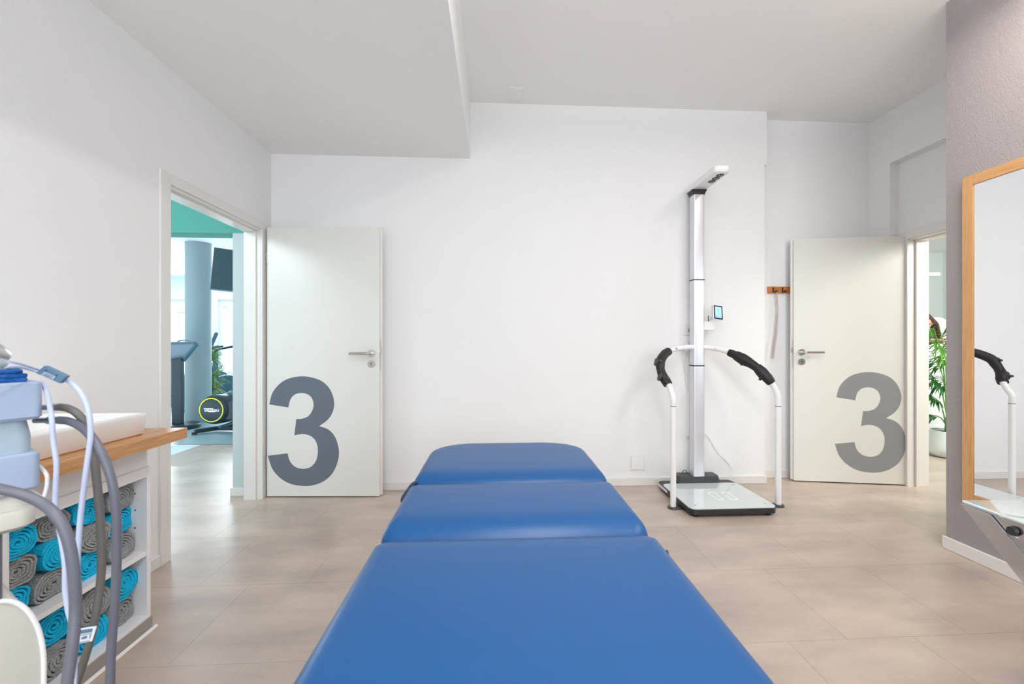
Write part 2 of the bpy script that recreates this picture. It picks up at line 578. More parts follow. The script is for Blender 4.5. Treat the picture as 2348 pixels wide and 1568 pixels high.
struct('wall_gym', B(-1.2, -1.0, HY + 0.3, 10.3, 0, 2.6), M['gymwall'], 'right side wall of the gym', 'wall')
struct('wall_gym', B(-10.6, -10.4, HY, 10.3, 0, 2.6), M['gymwall'], 'left side wall of the gym', 'wall')
struct('wall_gym', B(-10.6, -3.4, HY, HY + 0.16, 0, 2.6), M['gymwall'], 'near wall of the gym beside the hall', 'wall')
struct('wall_gym', B(-1.957, -1.0, HY + 0.16, HY + 0.32, 0, 2.6), M['gymwall'], 'near wall of the gym beside the opening', 'wall')
GWY = 10.0
pa = atY(479, 787, GWY).x
pb = atY(498, 787, GWY).x
mb = MB()
mb.box(-10.6, -1.0, GWY, GWY + 0.2, 0, 0.45)
mb.box(-10.6, -1.0, GWY, GWY + 0.2, 2.1, 2.6)
mb.box(pa, pb, GWY, GWY + 0.2, 0.45, 2.1)
mb.box(-10.6, -10.2, GWY, GWY + 0.2, 0.45, 2.1)
mb.box(-1.6, -1.0, GWY, GWY + 0.2, 0.45, 2.1)
struct('wall_gym', mb, M['gymwall'], 'window wall at the far side of the gym', 'wall')
k = 3
for (x0, x1) in ((-10.2, pa), (pb, -1.6)):
    wnd = thing('window_%d' % k, ((x0 + x1) / 2, GWY + 0.1, 0.45), ('bright gym window left of the round column' if k == 3 else 'bright gym window between round column and wall end'), 'window', kind='structure')
    k += 1
    n = 3
    for i in range(n):
        a, b = x0 + (x1 - x0) * i / n, x0 + (x1 - x0) * (i + 1) / n
        for q in ((a, a + 0.05, 0.45, 2.1), (b - 0.05, b, 0.45, 2.1), (a + 0.05, b - 0.05, 0.45, 0.5), (a + 0.05, b - 0.05, 2.05, 2.1)):
            B(q[0], q[1], GWY + 0.06, GWY + 0.13, q[2], q[3]).build('window_frame', M['trim'], wnd)
        pn = B(a + 0.05, b - 0.05, GWY + 0.09, GWY + 0.095, 0.5, 2.05).build('pane', M['glass'], wnd)
        B(a + 0.05, b - 0.05, GWY + 0.0955, GWY + 0.0965, 0.5, 1.80).build('frosted_film', M['frost'], pn)

# ---- reception beyond the right doorway
struct('wall_reception', B(3.6, 7.2, 6.55, 6.7, 0, 2.6), M['recep'], 'pale back wall of the reception', 'wall')
struct('wall_reception', B(7.1, 7.25, 0.9, 6.7, 0, 2.6), M['recep'], 'right side wall of the reception', 'wall')
struct('wall_reception', B(XR2 + 0.0, 7.2, 0.8, 0.95, 0, 2.6), M['recep'], 'near wall of the reception', 'wall')
struct('wall_reception', B(3.42, 3.6, YB2 + 0.05, 6.7, 0, 2.6), M['recep'], 'left side wall of the reception', 'wall')
struct('ceiling', B(XR2 + 0.1, 7.2, 0.8, 6.7, 2.58, 2.7), M['ceil'], 'white ceiling of the reception', 'ceiling')
struct('floor', B(3.3, 7.2, 5.065, 6.7, -0.12, 0), M['tile'], 'beige floor behind the reception desk', 'floor')

# ------------------------------------------------------------------ doors
three = [(134, 996, 1), (150, 935), (190, 885), (240, 857), (305, 846), (365, 853), (420, 876), (460, 920), (480, 985), (470, 1040), (443, 1080),
         (400, 1112, 1), (450, 1131), (487, 1175), (505, 1245), (496, 1310), (466, 1370), (415, 1411), (360, 1429), (310, 1431), (250, 1421), (195, 1391), (150, 1340),
         (126, 1270, 1), (231, 1257, 1), (243, 1298), (270, 1328), (310, 1340), (352, 1331), (382, 1298), (393, 1245), (385, 1200), (360, 1168), (320, 1154), (290, 1156),
         (267, 1162, 1), (278, 1074, 1), (305, 1073), (340, 1060), (362, 1030), (370, 998), (362, 965), (340, 943), (305, 935), (270, 943), (246, 970),
         (235, 1012, 1)]


def smooth_poly(pts, sub=4):
    n = len(pts)
    P = [Vector((p[0], p[1])) for p in pts]
    sharp = [len(p) > 2 for p in pts]
    out = []
    for i in range(n):
        b, c = P[i], P[(i + 1) % n]
        a = b - (c - b) * 0.6 if sharp[i] else P[i - 1]
        d = c + (c - b) * 0.6 if sharp[(i + 1) % n] else P[(i + 2) % n]
        if sharp[i] and sharp[(i + 1) % n]:
            out.append(b)
            continue
        for k in range(sub):
            t = k / sub
            out.append(0.5 * ((2 * b) + (c - a) * t + (2 * a - 5 * b + 4 * c - d) * t * t + (3 * b - a - 3 * c + d) * t ** 3))
    return out


K3 = 1.985 / 1440
POLY3 = [((p.x - 121) * K3, (1493 - p.y) * K3) for p in smooth_poly(three)]


def make_door(name, hinge, free, flip, label, casing):
    """hinge, free: foot points of the visible leaf face; flip: hinge at the right"""
    hinge, free = Vector((hinge[0], hinge[1], 0)), Vector((free[0], free[1], 0))
    root = thing(name, (hinge.x, hinge.y, 0), label, 'door', kind='structure')
    ex = (free - hinge).normalized()
    W = (free - hinge).length
    ez = Vector((0, 0, 1))
    nrm = Vector((ex.y, -ex.x, 0))
    if nrm.y > 0:
        nrm = -nrm                                  # towards the viewer
    z0, z1 = 0.009, 1.985
    m = Matrix(((ex.x, -nrm.x, 0, hinge.x), (ex.y, -nrm.y, 0, hinge.y), (0, 0, 1, 0), (0, 0, 0, 1)))
    leaf_mb = MB()
    leaf_mb.box(0, W, 0, 0.026, z0, z1, m)
    leaf = leaf_mb.build('leaf', M['door'], root, bevel=0.0012)
    MB().box(-0.0125, W + 0.013, 0.026, 0.040, z0 + 0.002, z1 + 0.012, m).build('rebate_lip', M['trim'], leaf, bevel=0.002)
    # numeral of grey film stuck to the leaf
    if not flip:
        poly = POLY3
        o = hinge + nrm * 0.0002
    else:
        mx = max(p[0] for p in POLY3)
        mn = min(p[0] for p in POLY3)
        poly = [(mx - p[0] + 0.004, p[1] + 0.012) for p in POLY3]   # read left to right with the hinge at the right
        o = hinge + nrm * 0.0002
    pr = MB().prism(poly, o, ex, ez, nrm * 0.0006)
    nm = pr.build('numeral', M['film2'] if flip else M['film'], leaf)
    nm['label'] = 'big grey number 3'
    # handle
    hz = 1.062
    hp = hinge + ex * (W - 0.058) + ez * hz
    MB().cyl(hp, hp + nrm * 0.008, 0.026, n=28).build('handle_rose', M['steel'], leaf, smooth=40)
    h = MB().tube([hp + nrm * 0.006, hp + nrm * 0.040, hp + nrm * 0.052 - ex * 0.012, hp + nrm * 0.053 - ex * 0.06, hp + nrm * 0.053 - ex * 0.145], 0.0095, 14)
    h.build('lever_handle', M['steel'], leaf, smooth=50)
    kp = hinge + ex * (W - 0.058) + ez * (hz - 0.078)
    MB().cyl(kp, kp + nrm * 0.007, 0.026, n=28).build('keyhole_rose', M['steel'], leaf, smooth=40)
    q = kp + nrm * 0.0071
    MB().cyl(q + ez * 0.004, q + ez * 0.004 + nrm * 0.0008, 0.0045, n=12).box(-0.0022, 0.0022, 0, 0, -0.011, 0.004,
             Matrix(((ex.x, nrm.x, 0, q.x), (ex.y, nrm.y, 0, q.y), (0, 0, 1, q.z), (0, 0, 0, 1))) @ T((0, 0.0006, 0))).build('keyhole', M['black'], leaf)
    # lock plate and latch in the free edge
    MB().box(W - 0.0005, W + 0.0008, 0.006, 0.022, 0.93, 1.165, m).build('lock_plate', M['steel'], leaf)
    MB().box(W, W + 0.011, 0.008, 0.020, 1.065, 1.095, m).build('latch', M['steel'], leaf)
    # hinges
    for z in (0.22, 1.73):
        c = hinge - ex * 0.012 - nrm * 0.020 + ez * z
        MB().cyl(c, c + ez * 0.075, 0.007, n=12).box(-0.016, 0.001, 0.010, 0.022, z - 0.001, z + 0.076, m).build('hinge', M['steel'], root, smooth=40)
    return root


d1 = make_door('door_1', (-1.686, 3.312), (-0.861, 3.268), False, 'open white door with grey number 3 left, hinged at the gym doorway', None)
d2 = make_door('door_2', (3.262, 3.292), (2.440, 3.448), True, 'open white door with grey number 3 right, hinged at the reception doorway', None)


def frame_left(parent):
    o, i0, i1 = 2.318, 2.387, 3.279
    x = XL
    f = 0.013
    B(x, x + f, o, i0, 0, 2.024).build('door_frame', M['trim'], parent, bevel=0.002)
    B(x, x + f, i1, 3.343, 0, 2.024).build('door_frame', M['trim'], parent, bevel=0.002)
    B(x, x + f, i0, i1, 1.968, 2.024).build('door_frame', M['trim'], parent, bevel=0.001)
    # rebate step and lining of the jambs and the head
    for (y0, y1) in ((i0 - 0.012, i0 + 0.0), (i1 + 0.0, i1 + 0.012)):
        B(x - WL - 0.012, x, y0, y1, 0, 1.955).build('door_lining', M['trim'], parent)
    for (y0, y1) in ((i0, i0 + 0.012), (i1 - 0.012, i1)):
        B(x - WL - 0.012, x - 0.028, y0, y1, 0, 1.943).build('door_lining', M['trim'], parent, bevel=0.001)
    B(x - WL - 0.012, x, i0 - 0.012, i1 + 0.012, 1.955, 1.968).build('door_lining', M['trim'], parent)
    B(x - WL - 0.012, x - 0.028, i0, i1, 1.943, 1.955).build('door_lining', M['trim'], parent, bevel=0.001)
    for (y0, y1) in ((o, i0), (i1, 3.343)):
        B(x - WL - 0.012, x - WL, y0, y1, 0, 2.024).build('door_frame', M['trim'], parent, bevel=0.002)


frame_left(d1)


def frame_right(parent):
    x = XR2
    o0, i0, i1, o1 = 2.32, 2.39, 3.277, 3.345
    f = 0.013
    B(x - f, x, o0, i0, 0, 2.02).build('door_frame', M['trim'], parent, bevel=0.002)
    B(x - f, x, i1, o1, 0, 2.02).build('door_frame', M['trim'], parent, bevel=0.002)
    B(x - f, x, i0, i1, 1.962, 2.02).build('door_frame', M['trim'], parent, bevel=0.001)
    for (y0, y1) in ((i0 - 0.012, i0), (i1, i1 + 0.012)):
        B(x, x + 0.155, y0, y1, 0, 1.955).build('door_lining', M['trim'], parent)
    for (y0, y1) in ((i0, i0 + 0.012), (i1 - 0.014, i1)):
        B(x + 0.05, x + 0.155, y0, y1, 0, 1.943).build('door_lining', M['trim'], parent, bevel=0.002)
    B(x, x + 0.155, i0 - 0.012, i1 + 0.012, 1.955, 1.968).build('door_lining', M['trim'], parent)
    B(x + 0.05, x + 0.155, i0, i1, 1.943, 1.955).build('door_lining', M['trim'], parent, bevel=0.001)


frame_right(d2)

# ------------------------------------------------------------------ luminaires of the room (just outside the picture)
def luminaire(name, x, y0, y1, z, power, color, label, up=1.0):
    t = thing(name, (x, (y0 + y1) / 2, z), label, 'lamp')
    B(x - 0.035, x + 0.035, y0, y1, z, z + 0.05).build('housing', M['white'], t, bevel=0.004)
    B(x - 0.03, x + 0.03, y0 + 0.01, y1 - 0.01, z - 0.006, z).build('diffuser', M['lamp'], t)
    for y in (y0 + 0.2, y1 - 0.2):
        MB().cyl((x, y, z + 0.05), (x, y, HUP), 0.003, n=8).build('suspension_wire', M['steel'], t)
    area(name + '_light', (x, (y0 + y1) / 2, z - 0.012), (x, (y0 + y1) / 2, 0), 0.06, y1 - y0 - 0.1, power, color, t)
    area(name + '_uplight', (x, (y0 + y1) / 2, z + 0.055), (x, (y0 + y1) / 2, 5), 0.05, y1 - y0 - 0.1, power * up, color, t)  # upward emission added to brighten the ceiling
    return t


luminaire('ceiling_lamp', 0.36, -1.3, 1.7, 2.84, 29, (1.0, 0.985, 0.965), 'long white linear lamp hung near the ceiling step', 2.7)
luminaire('ceiling_lamp', 2.1, 0.5, 1.95, 2.84, 20, (1.0, 0.885, 0.79), 'shorter white linear lamp hung near the grey wall', 0.9)

# ------------------------------------------------------------------ treatment table
BX, BW = 0.056, 0.735
BT = 0.650
bed = thing('treatment_table', (BX, 1.2, 0), 'long blue vinyl treatment table with three cushion sections, in the middle of the room', 'treatment table')


def cushion(y0, y1, corners, ryn, ryf, name='cushion'):
    l = y1 - y0
    cy = (y0 + y1) / 2
    th = 0.085
    m = T((BX, cy, BT))
    rings = [(0.012, 0.012, -th), (0.002, 0.002, -th + 0.012), (0.0, 0.0, -th + 0.03)]
    rz = 0.052
    for k in range(0, 11):
        a = math.pi / 2 * k / 10
        rings.append((0.048 * (1 - math.cos(a)), max(ryn, ryf) * (1 - math.cos(a)), -rz * (1 - math.sin(a)) - 0.002))
    for ix, iy, z in ((0.09, ryn + 0.03, -0.0012), (0.16, ryn + 0.05, -0.0004), (0.24, ryn + 0.07, 0.0)):
        rings.append((ix, min(iy, l / 2 - 0.02), z))
    mb = MB().slab(BW, l, 0.03, rings, m, n=10, corners=corners)
    o = mb.build(name, M['blue'], bed, smooth=60)
    return o


cushion(0.15, 1.155, [0.05] * 4, 0.115, 0.115)
cushion(1.157, 1.598, [0.05] * 4, 0.12, 0.12)
cushion(1.600, 2.225, [0.20, 0.20, 0.05, 0.05], 0.12, 0.12)
for (y0, y1) in ((0.17, 1.10), (1.14, 1.55), (1.59, 2.15)):
    B(BX - 0.30, BX + 0.30, y0, y1, BT - 0.103, BT - 0.085).build('cushion_board', M['black'], bed)
mb = MB()
for x in (BX - 0.26, BX + 0.26):
    mb.box(x - 0.02, x + 0.02, 0.25, 2.0, BT - 0.145, BT - 0.103)
for y in (0.3, 1.1, 1.9):
    mb.box(BX - 0.24, BX + 0.24, y - 0.02, y + 0.02, BT - 0.145, BT - 0.103)
mb.build('upper_frame', M['powder'], bed, bevel=0.004)
mb = MB()
for x in (BX - 0.26, BX + 0.26):
    mb.box(x - 0.025, x + 0.025, 0.3, 1.95, 0.05, 0.10)
for y in (0.35, 1.9):
    mb.box(BX - 0.24, BX + 0.24, y - 0.025, y + 0.025, 0.05, 0.10)
mb.build('base_frame', M['powder'], bed, bevel=0.004)
for y in (0.75, 1.55):
    mb = MB().box(BX - 0.045, BX + 0.045, y - 0.045, y + 0.045, 0.09, 0.34)
    mb.box(BX - 0.035, BX + 0.035, y - 0.035, y + 0.035, 0.34, BT - 0.12)
    mb.box(BX - 0.24, BX + 0.24, y - 0.03, y + 0.03, 0.06, 0.10)
    mb.box(BX - 0.24, BX + 0.24, y - 0.02, y + 0.02, BT - 0.145, BT - 0.115)
    mb.build('lift_column', M['alu'], bed, bevel=0.004)
for x in (BX - 0.26, BX + 0.26):
    for y in (0.36, 1.89):
        MB().lathe([(0.028, 0.0), (0.030, 0.006), (0.026, 0.02), (0.012, 0.024), (0.012, 0.055)], (x, y, 0), 20).build('foot', M['black'], bed, smooth=40)
# levers under the edges of the cushions
pL = at(925, 1147, 1.505)
mb = MB().tube([pL + Vector((0.08, 0.02, -0.01)), pL + Vector((0.035, 0.0, 0)), pL, pL + Vector((0.006, 0.045, 0.014)), pL + Vector((0.022, 0.10, 0.026)), pL + Vector((0.07, 0.13, 0.02))],
               [0.008, 0.009, 0.010, 0.010, 0.009, 0.007], 12)
mb.build('adjusting_lever', M['bluedark'], bed, smooth=60)
pR = at(1531, 1268, 1.13)
MB().tube([pR + Vector((-0.10, 0, -0.005)), pR + Vector((-0.03, 0, 0)), pR], [0.006, 0.007, 0.008], 10).build('adjusting_lever', M['bluedark'], bed, smooth=60)

# ------------------------------------------------------------------ body measuring station
st = thing('measuring_station', (1.56, 3.05, 0), 'white and silver body scale with tall height column and curved handrails, at the back wall', 'body scale')
PX0, PX1, PY0, PY1 = 1.262, 1.852, 2.765, 3.275
plat_w, plat_l = PX1 - PX0, PY1 - PY0
mc = T(((PX0 + PX1) / 2, (PY0 + PY1) / 2, 0))
MB().slab(plat_w, plat_l + 0.09, 0.045, [(0.012, 0.012, 0.014), (0.0, 0.0, 0.018), (0, 0, 0.050), (0.003, 0.003, 0.0535)], mc @ T((0, 0.045, 0)), n=6).build('platform_body', M['black'], st, smooth=40)
MB().slab(plat_w - 0.004, plat_l - 0.004, 0.042, [(0, 0, 0.0535), (0, 0, 0.0585), (0.002, 0.002, 0.0605)], mc, n=6).build('glass_plate', M['mintglass'], st, smooth=30)
for x in (PX0 + 0.05, PX1 - 0.05):
    for y in (PY0 + 0.045, PY1 + 0.02):
        MB().lathe([(0.022, 0.0), (0.024, 0.004), (0.020, 0.009), (0.014, 0.016)], (x, y, 0), 18).build('foot', M['black'], st, smooth=40)
# electrodes / screws in the glass corners
for x in (PX0 + 0.055, PX1 - 0.055):
    for y in (PY0 + 0.06, PY1 - 0.06):
        MB().cyl((x, y, 0.0605), (x, y, 0.0612), 0.010, n=18).cyl((x, y, 0.0612), (x, y, 0.0617), 0.005, n=12).build('electrode', M['steel'], st)
# outlined footprints
FS_ = 0.64
foot = [(x_ * FS_, y_ * FS_) for x_, y_ in [(0, 0), (0.028, 0.006), (0.040, 0.035), (0.038, 0.075), (0.030, 0.11), (0.040, 0.15), (0.048, 0.19), (0.040, 0.225), (0.014, 0.24), (-0.018, 0.232),
        (-0.036, 0.20), (-0.036, 0.15), (-0.028, 0.10), (-0.032, 0.05), (-0.024, 0.01)]]


def outline(pts, wdt, z, ox, oy, mir):
    sp = smooth_poly([(p[0] * mir, p[1]) for p in pts], 4)
    n = len(sp)
    vs, fs = [], []
    for i in range(n):
        t = (sp[(i + 1) % n] - sp[i - 1]).normalized()
        nn = Vector((t.y, -t.x))
        for s_ in (-1, 1):
            for zz in (z, z + 0.0005):
                q = sp[i] + nn * wdt / 2 * s_
                vs.append((ox + q.x, oy + q.y, zz))
    for i in range(n):
        a, b = 4 * i, 4 * ((i + 1) % n)
        fs += [(a + 1, a + 3, b + 3, b + 1), (a, b, b + 2, a + 2), (a, a + 1, b + 1, b), (a + 2, b + 2, b + 3, a + 3)]
    return MB().add(vs, fs)


f1 = atZ(1640, 1137, 0.061)
f2 = atZ(1673, 1137, 0.061)
outline(foot, 0.0045, 0.0607, f1.x, f1.y - 0.075, 1).build('footprint_outline', M['print'], st)
outline(foot, 0.0045, 0.0607, f2.x + 0.004, f2.y - 0.075, -1).build('footprint_outline', M['print'], st)
# label panel on the left side
B(PX0 - 0.0012, PX0, PY1 - 0.115, PY1 + 0.055, 0.024, 0.046).build('side_label', M['paper'], st)
# base block of the column
CXc = 1.563
mb = MB()
r0 = [(CXc - 0.155, 3.275), (CXc + 0.155, 3.275), (CXc + 0.175, 3.30), (CXc + 0.175, 3.395), (CXc - 0.175, 3.395), (CXc - 0.175, 3.30)]
mb.rings([[Vector((x, y, 0.045)) for x, y in r0], [Vector((x, y, 0.060)) for x, y in r0],
          [Vector((CXc + (x - CXc) * 0.93, 3.335 + (y - 3.335) * 0.9, 0.105)) for x, y in r0],
          [Vector((CXc + (x - CXc) * 0.90, 3.335 + (y - 3.335) * 0.85, 0.110)) for x, y in r0]])
mb.build('column_base', M['charcoal'], st, bevel=0.003)
# column in three extrusions with dark joints
cw, cy0, cy1 = 0.045, 3.278, 3.362
zz = [0.108, atY(1604, 838.5, 3.278).z, atY(1604, 641, 3.278).z, atY(1604, 444, 3.278).z]
for i in range(3):
    wd = cw - 0.001 * i
    MB().slab(wd * 2, cy1 - cy0 - 0.002 * i, 0.012, [(0, 0, zz[i] + (0.004 if i else 0)), (0, 0, zz[i + 1] - 0.004)], T((CXc, (cy0 + cy1) / 2, 0)), n=5).build('column', M['alu'], st, smooth=40)
for z in zz[1:3]:
    MB().slab(cw * 2 + 0.003, cy1 - cy0 + 0.003, 0.013, [(0, 0, z - 0.004), (0, 0, z + 0.004)], T((CXc, (cy0 + cy1) / 2, 0)), n=5).build('joint_ring', M['black'], st, smooth=40)
# black neck and measuring arm
zt = zz[3]
MB().slab(cw * 2 + 0.03, cy1 - cy0 + 0.03, 0.015, [(0.014, 0.014, zt - 0.004), (0.010, 0.010, zt + 0.012), (0, 0, zt + 0.030)], T((CXc, (cy0 + cy1) / 2, 0)), n=5).build('neck', M['black'], st, smooth=40)
ay0, ay1 = 2.93, 3.385
aw = 0.118
za = zt + 0.031
MB().slab(aw, ay1 - ay0, 0.03, [(0.010, 0.010, za), (0.0, 0.0, za + 0.010), (0, 0, za + 0.040), (0.004, 0.004, za + 0.048), (0.012, 0.012, za + 0.053)],
          T((CXc + 0.002, (ay0 + ay1) / 2, 0)), n=8).build('measuring_arm', M['powder'], st, smooth=50)
B(CXc + 0.005, CXc + 0.04, ay0 - 0.0008, ay0 + 0.0005, za + 0.034, za + 0.037).build('status_light', M['print'], st)
mb = MB()
for i, dy in enumerate((0.055, 0.115, 0.175)):
    c = Vector((CXc + 0.010, ay0 + dy, za))
    mb.cyl(c + Vector((0, 0, -0.001)), c + Vector((0, 0, -0.005)), 0.026, 0.022, n=20)
    if i < 2:
        mb.box(c.x - 0.013, c.x + 0.013, c.y, c.y + 0.06, za - 0.004, za + 0.001)
mb.build('sensor_cluster', M['black'], st, smooth=40)
for dy in (0.055, 0.115, 0.175):
    for dx in (-0.010, 0.010):
        c = Vector((CXc + 0.010 + dx, ay0 + dy - 0.008, za - 0.005))
        MB().cyl(c, c + Vector((0, 0, -0.0015)), 0.0045, n=10).build('sensor', M['steel'], st)

# handrails
PL = Vector((at(1543.5, 1160, 3.005).x, at(1543.5, 1160, 3.005).y, 0))
PR = Vector((at(1784.5, 1160, 3.045).x, at(1784.5, 1160, 3.045).y, 0))


def post(P, ringpx, zc):
    zr = atY(ringpx, 931, P.y).z
    MB().tube([P + Vector((0, 0, 0.012)), P + Vector((0, 0, zr - 0.003))], 0.0198, 20, smooth=False).build('post', M['powder'], st, smooth=50)
    MB().cyl(P + Vector((0, 0, zr - 0.003)), P + Vector((0, 0, zr + 0.001)), 0.0195, n=20).build('joint_ring', M['charcoal'], st, smooth=40)
    MB().lathe([(0.036, 0.0), (0.038, 0.004), (0.036, 0.010), (0.024, 0.013)], P, 28).build('post_base', M['charcoal'], st, smooth=40)
    return zr


zrl = post(PL, 1543, 0)
zrr = post(PR, 1784, 0)
B(PL.x - 0.02, PX0 + 0.02, PL.y - 0.035, PL.y + 0.035, 0.002, 0.011).build('post_bracket', M['charcoal'], st, bevel=0.003)
B(PX1 - 0.02, PR.x + 0.02, PR.y - 0.035, PR.y + 0.035, 0.002, 0.011).build('post_bracket', M['charcoal'], st, bevel=0.003)
railL = [at(1590, 796, 3.36), at(1570, 796.5, 3.35), at(1548, 800, 3.31), at(1530, 807, 3.24), at(1516, 823, 3.16), at(1514.5, 845, 3.125), at(1523, 866, 3.095), at(1533, 882, 3.065), at(1540, 900, 3.03),
         Vector((PL.x, PL.y, zrl + 0.055)), Vector((PL.x, PL.y, zrl + 0.001))]
railR = [at(1612, 796, 3.38), at(1635, 798, 3.36), at(1662, 804, 3.31), at(1684, 813, 3.25), at(1708, 825, 3.19), at(1732, 840, 3.13), at(1752, 857, 3.09), at(1768, 876, 3.06), at(1780, 898, 3.05),
         Vector((PR.x, PR.y, zrr + 0.055)), Vector((PR.x, PR.y, zrr + 0.001))]
MB().tube(railL, 0.0195, 18).build('handrail', M['powder'], st, smooth=60)
MB().tube(railR, 0.0195, 18).build('handrail', M['powder'], st, smooth=60)
# black hand grips
gl = [at(1532, 806, 3.25), at(1524, 812, 3.21), at(1516, 824, 3.16), at(1514, 836, 3.14), at(1515, 848, 3.12), at(1519, 860, 3.10), at(1526, 872, 3.085), at(1532, 882, 3.068)]
MB().tube(gl, [0.031, 0.032, 0.033, 0.032, 0.029, 0.032, 0.034, 0.031], 18).build('grip', M['blackrub'], st, smooth=60)
gr = [at(1671, 808, 3.28), at(1686, 814, 3.245), at(1702, 823, 3.205), at(1719, 832, 3.165), at(1735, 843, 3.125), at(1748, 855, 3.095), at(1760, 867, 3.07), at(1769, 878, 3.06)]
MB().tube(gr, [0.026, 0.031, 0.036, 0.034, 0.030, 0.036, 0.036, 0.029], 18).build('grip', M['blackrub'], st, smooth=60)
# raised contact pads, finger separators and thumb rests of the grips
for a, b, r in ((gl[1], gl[3], 0.016), (gl[4], gl[6], 0.016)):
    off = Vector((0.0, -0.022, 0.008))
    MB().tube([a + off, (a + b) / 2 + off, b + off], [0.008, r, 0.008], 12).build('contact_pad', M['blackrub'], st, smooth=60)
for a, b in ((gr[1], gr[3]), (gr[4], gr[6])):
    off = Vector((0.010, -0.012, 0.020))
    MB().tube([a + off, (a + b) / 2 + off, b + off], [0.010, 0.017, 0.010], 12).build('contact_pad', M['blackrub'], st, smooth=60)
    off = Vector((-0.012, 0.0, -0.024))
    MB().tube([a + off, (a + b) / 2 + off, b + off], [0.008, 0.015, 0.008], 12).build('contact_pad', M['blackrub'], st, smooth=60)
for px, py, z in ((1505.5, 830, 3.15), (1513, 864, 3.09)):
    c = at(px, py, z)
    ms = T(c) @ Matrix.Rotation(math.radians(12), 4, 'Y')
    MB().slab(0.022, 0.05, 0.008, [(0.004, 0.004, -0.028), (0, 0, -0.02), (0, 0, 0.018), (0.006, 0.006, 0.028)], ms, n=4).build('finger_separator', M['black'], st, smooth=50)
    MB().cyl(c, c + Vector((0.045, -0.01, 0.0)), 0.008, n=10).build('separator_pin', M['black'], st, smooth=50)
for px, py, z in ((1700, 838, 3.2), (1742, 872, 3.1)):
    c = at(px, py, z)
    MB().tube([c + Vector((0.015, 0, 0.045)), c + Vector((0.004, 0, 0.018)), c], [0.007, 0.008, 0.010], 10).build('finger_separator', M['black'], st, smooth=50)
for px, py, z in ((1517, 828, 3.10), (1532, 866, 3.02)):
    c = at(px, py, z)
    MB().cyl(c, c + Vector((0.0, 0.02, 0.0)), 0.008, 0.010, n=14).build('grip_screw', M['charcoal'], st, smooth=50)
# small round red warning marks on the rails
for px, py, z in ((1551, 799, 3.285), (1641, 799, 3.335)):
    c = at(px, py, z)
    d = Vector((0.0, -1, 0.10)).normalized()
    ex_, ez_ = Vector((1, 0, 0)), Vector((0, 0.1, 1)).normalized()
    n = 24
    rings = []
    for rr in (0.0085, 0.0065):
        rings.append([c + (ex_ * math.cos(2 * math.pi * k / n) + ez_ * math.sin(2 * math.pi * k / n)) * rr for k in range(n)])
    m1 = MB().rings(rings, cap0=False, cap1=False)
    m1.prism([(-0.006, 0.003), (-0.004, 0.006), (0.006, -0.003), (0.004, -0.006)], c, ex_, ez_, d * 0.0004)
    m1.prism([(-0.001, 0.001), (0.004, 0.0045), (0.005, 0.001), (0.001, -0.001)], c, ex_, ez_, d * 0.0004)
    m1.build('warning_mark', M['red'], st)
# clamp that joins the rails to the column
B(CXc - 0.075, CXc + 0.075, 3.362, 3.392, 1.07, 1.13).build('rail_clamp', M['alu'], st, bevel=0.004)

# display on its little bracket box at the right of the column
zs0, zs1 = atY(1630, 756.5, 3.30).z, atY(1630, 737, 3.30).z
sx0 = CXc + 0.045
B(sx0 - 0.002, sx0 + 0.083, 3.285, 3.345, zs0, zs1).build('display_bracket', M['powder'], st, bevel=0.003)
c = atY(1645.5, 716.5, 3.25)
md = T(c) @ Matrix.Rotation(math.radians(8), 4, 'Z') @ Matrix.Rotation(math.radians(-14), 4, 'X') @ Matrix.Rotation(math.radians(7), 4, 'Y')
disp = MB().box(-0.040, 0.042, -0.004, 0.016, -0.057, 0.056, md).build('display', M['powder'], st, bevel=0.003)
MB().box(-0.034, 0.038, -0.0062, -0.004, -0.054, 0.054, md).build('display_bezel', M['bluedark'], disp)
MB().box(-0.025, 0.029, -0.0068, -0.0062, -0.044, 0.044, md).build('display_screen', M['screen'], disp)
mi = MB()
for zq, segs in ((0.018, ((-0.008, -0.005), (-0.001, 0.010))), (0.003, ((-0.006, -0.002), (0.001, 0.008))), (-0.012, ((-0.005, 0.0), (0.003, 0.008), (0.014, 0.018))), (-0.024, ((-0.014, -0.010), (0.000, 0.005), (0.016, 0.020))), (-0.034, ((-0.015, -0.010), (-0.001, 0.005), (0.016, 0.021)))):
    for a, b in segs:
        mi.box(a, b, -0.0071, -0.0068, zq - 0.0022, zq + 0.0022, md)
mi.build('screen_readout', M['ink'], disp)
MB().tube([Vector((c.x - 0.03, 3.30, zs1 - 0.002)), Vector((c.x - 0.028, 3.29, zs1 + 0.02)), c + Vector((-0.015, 0.012, -0.02))], 0.010, 10).build('display_neck', M['powder'], st, smooth=50)
B(sx0 + 0.035, sx0 + 0.041, 3.30, 3.304, zs1, zs1 + 0.045).build('stylus', M['charcoal'], st)
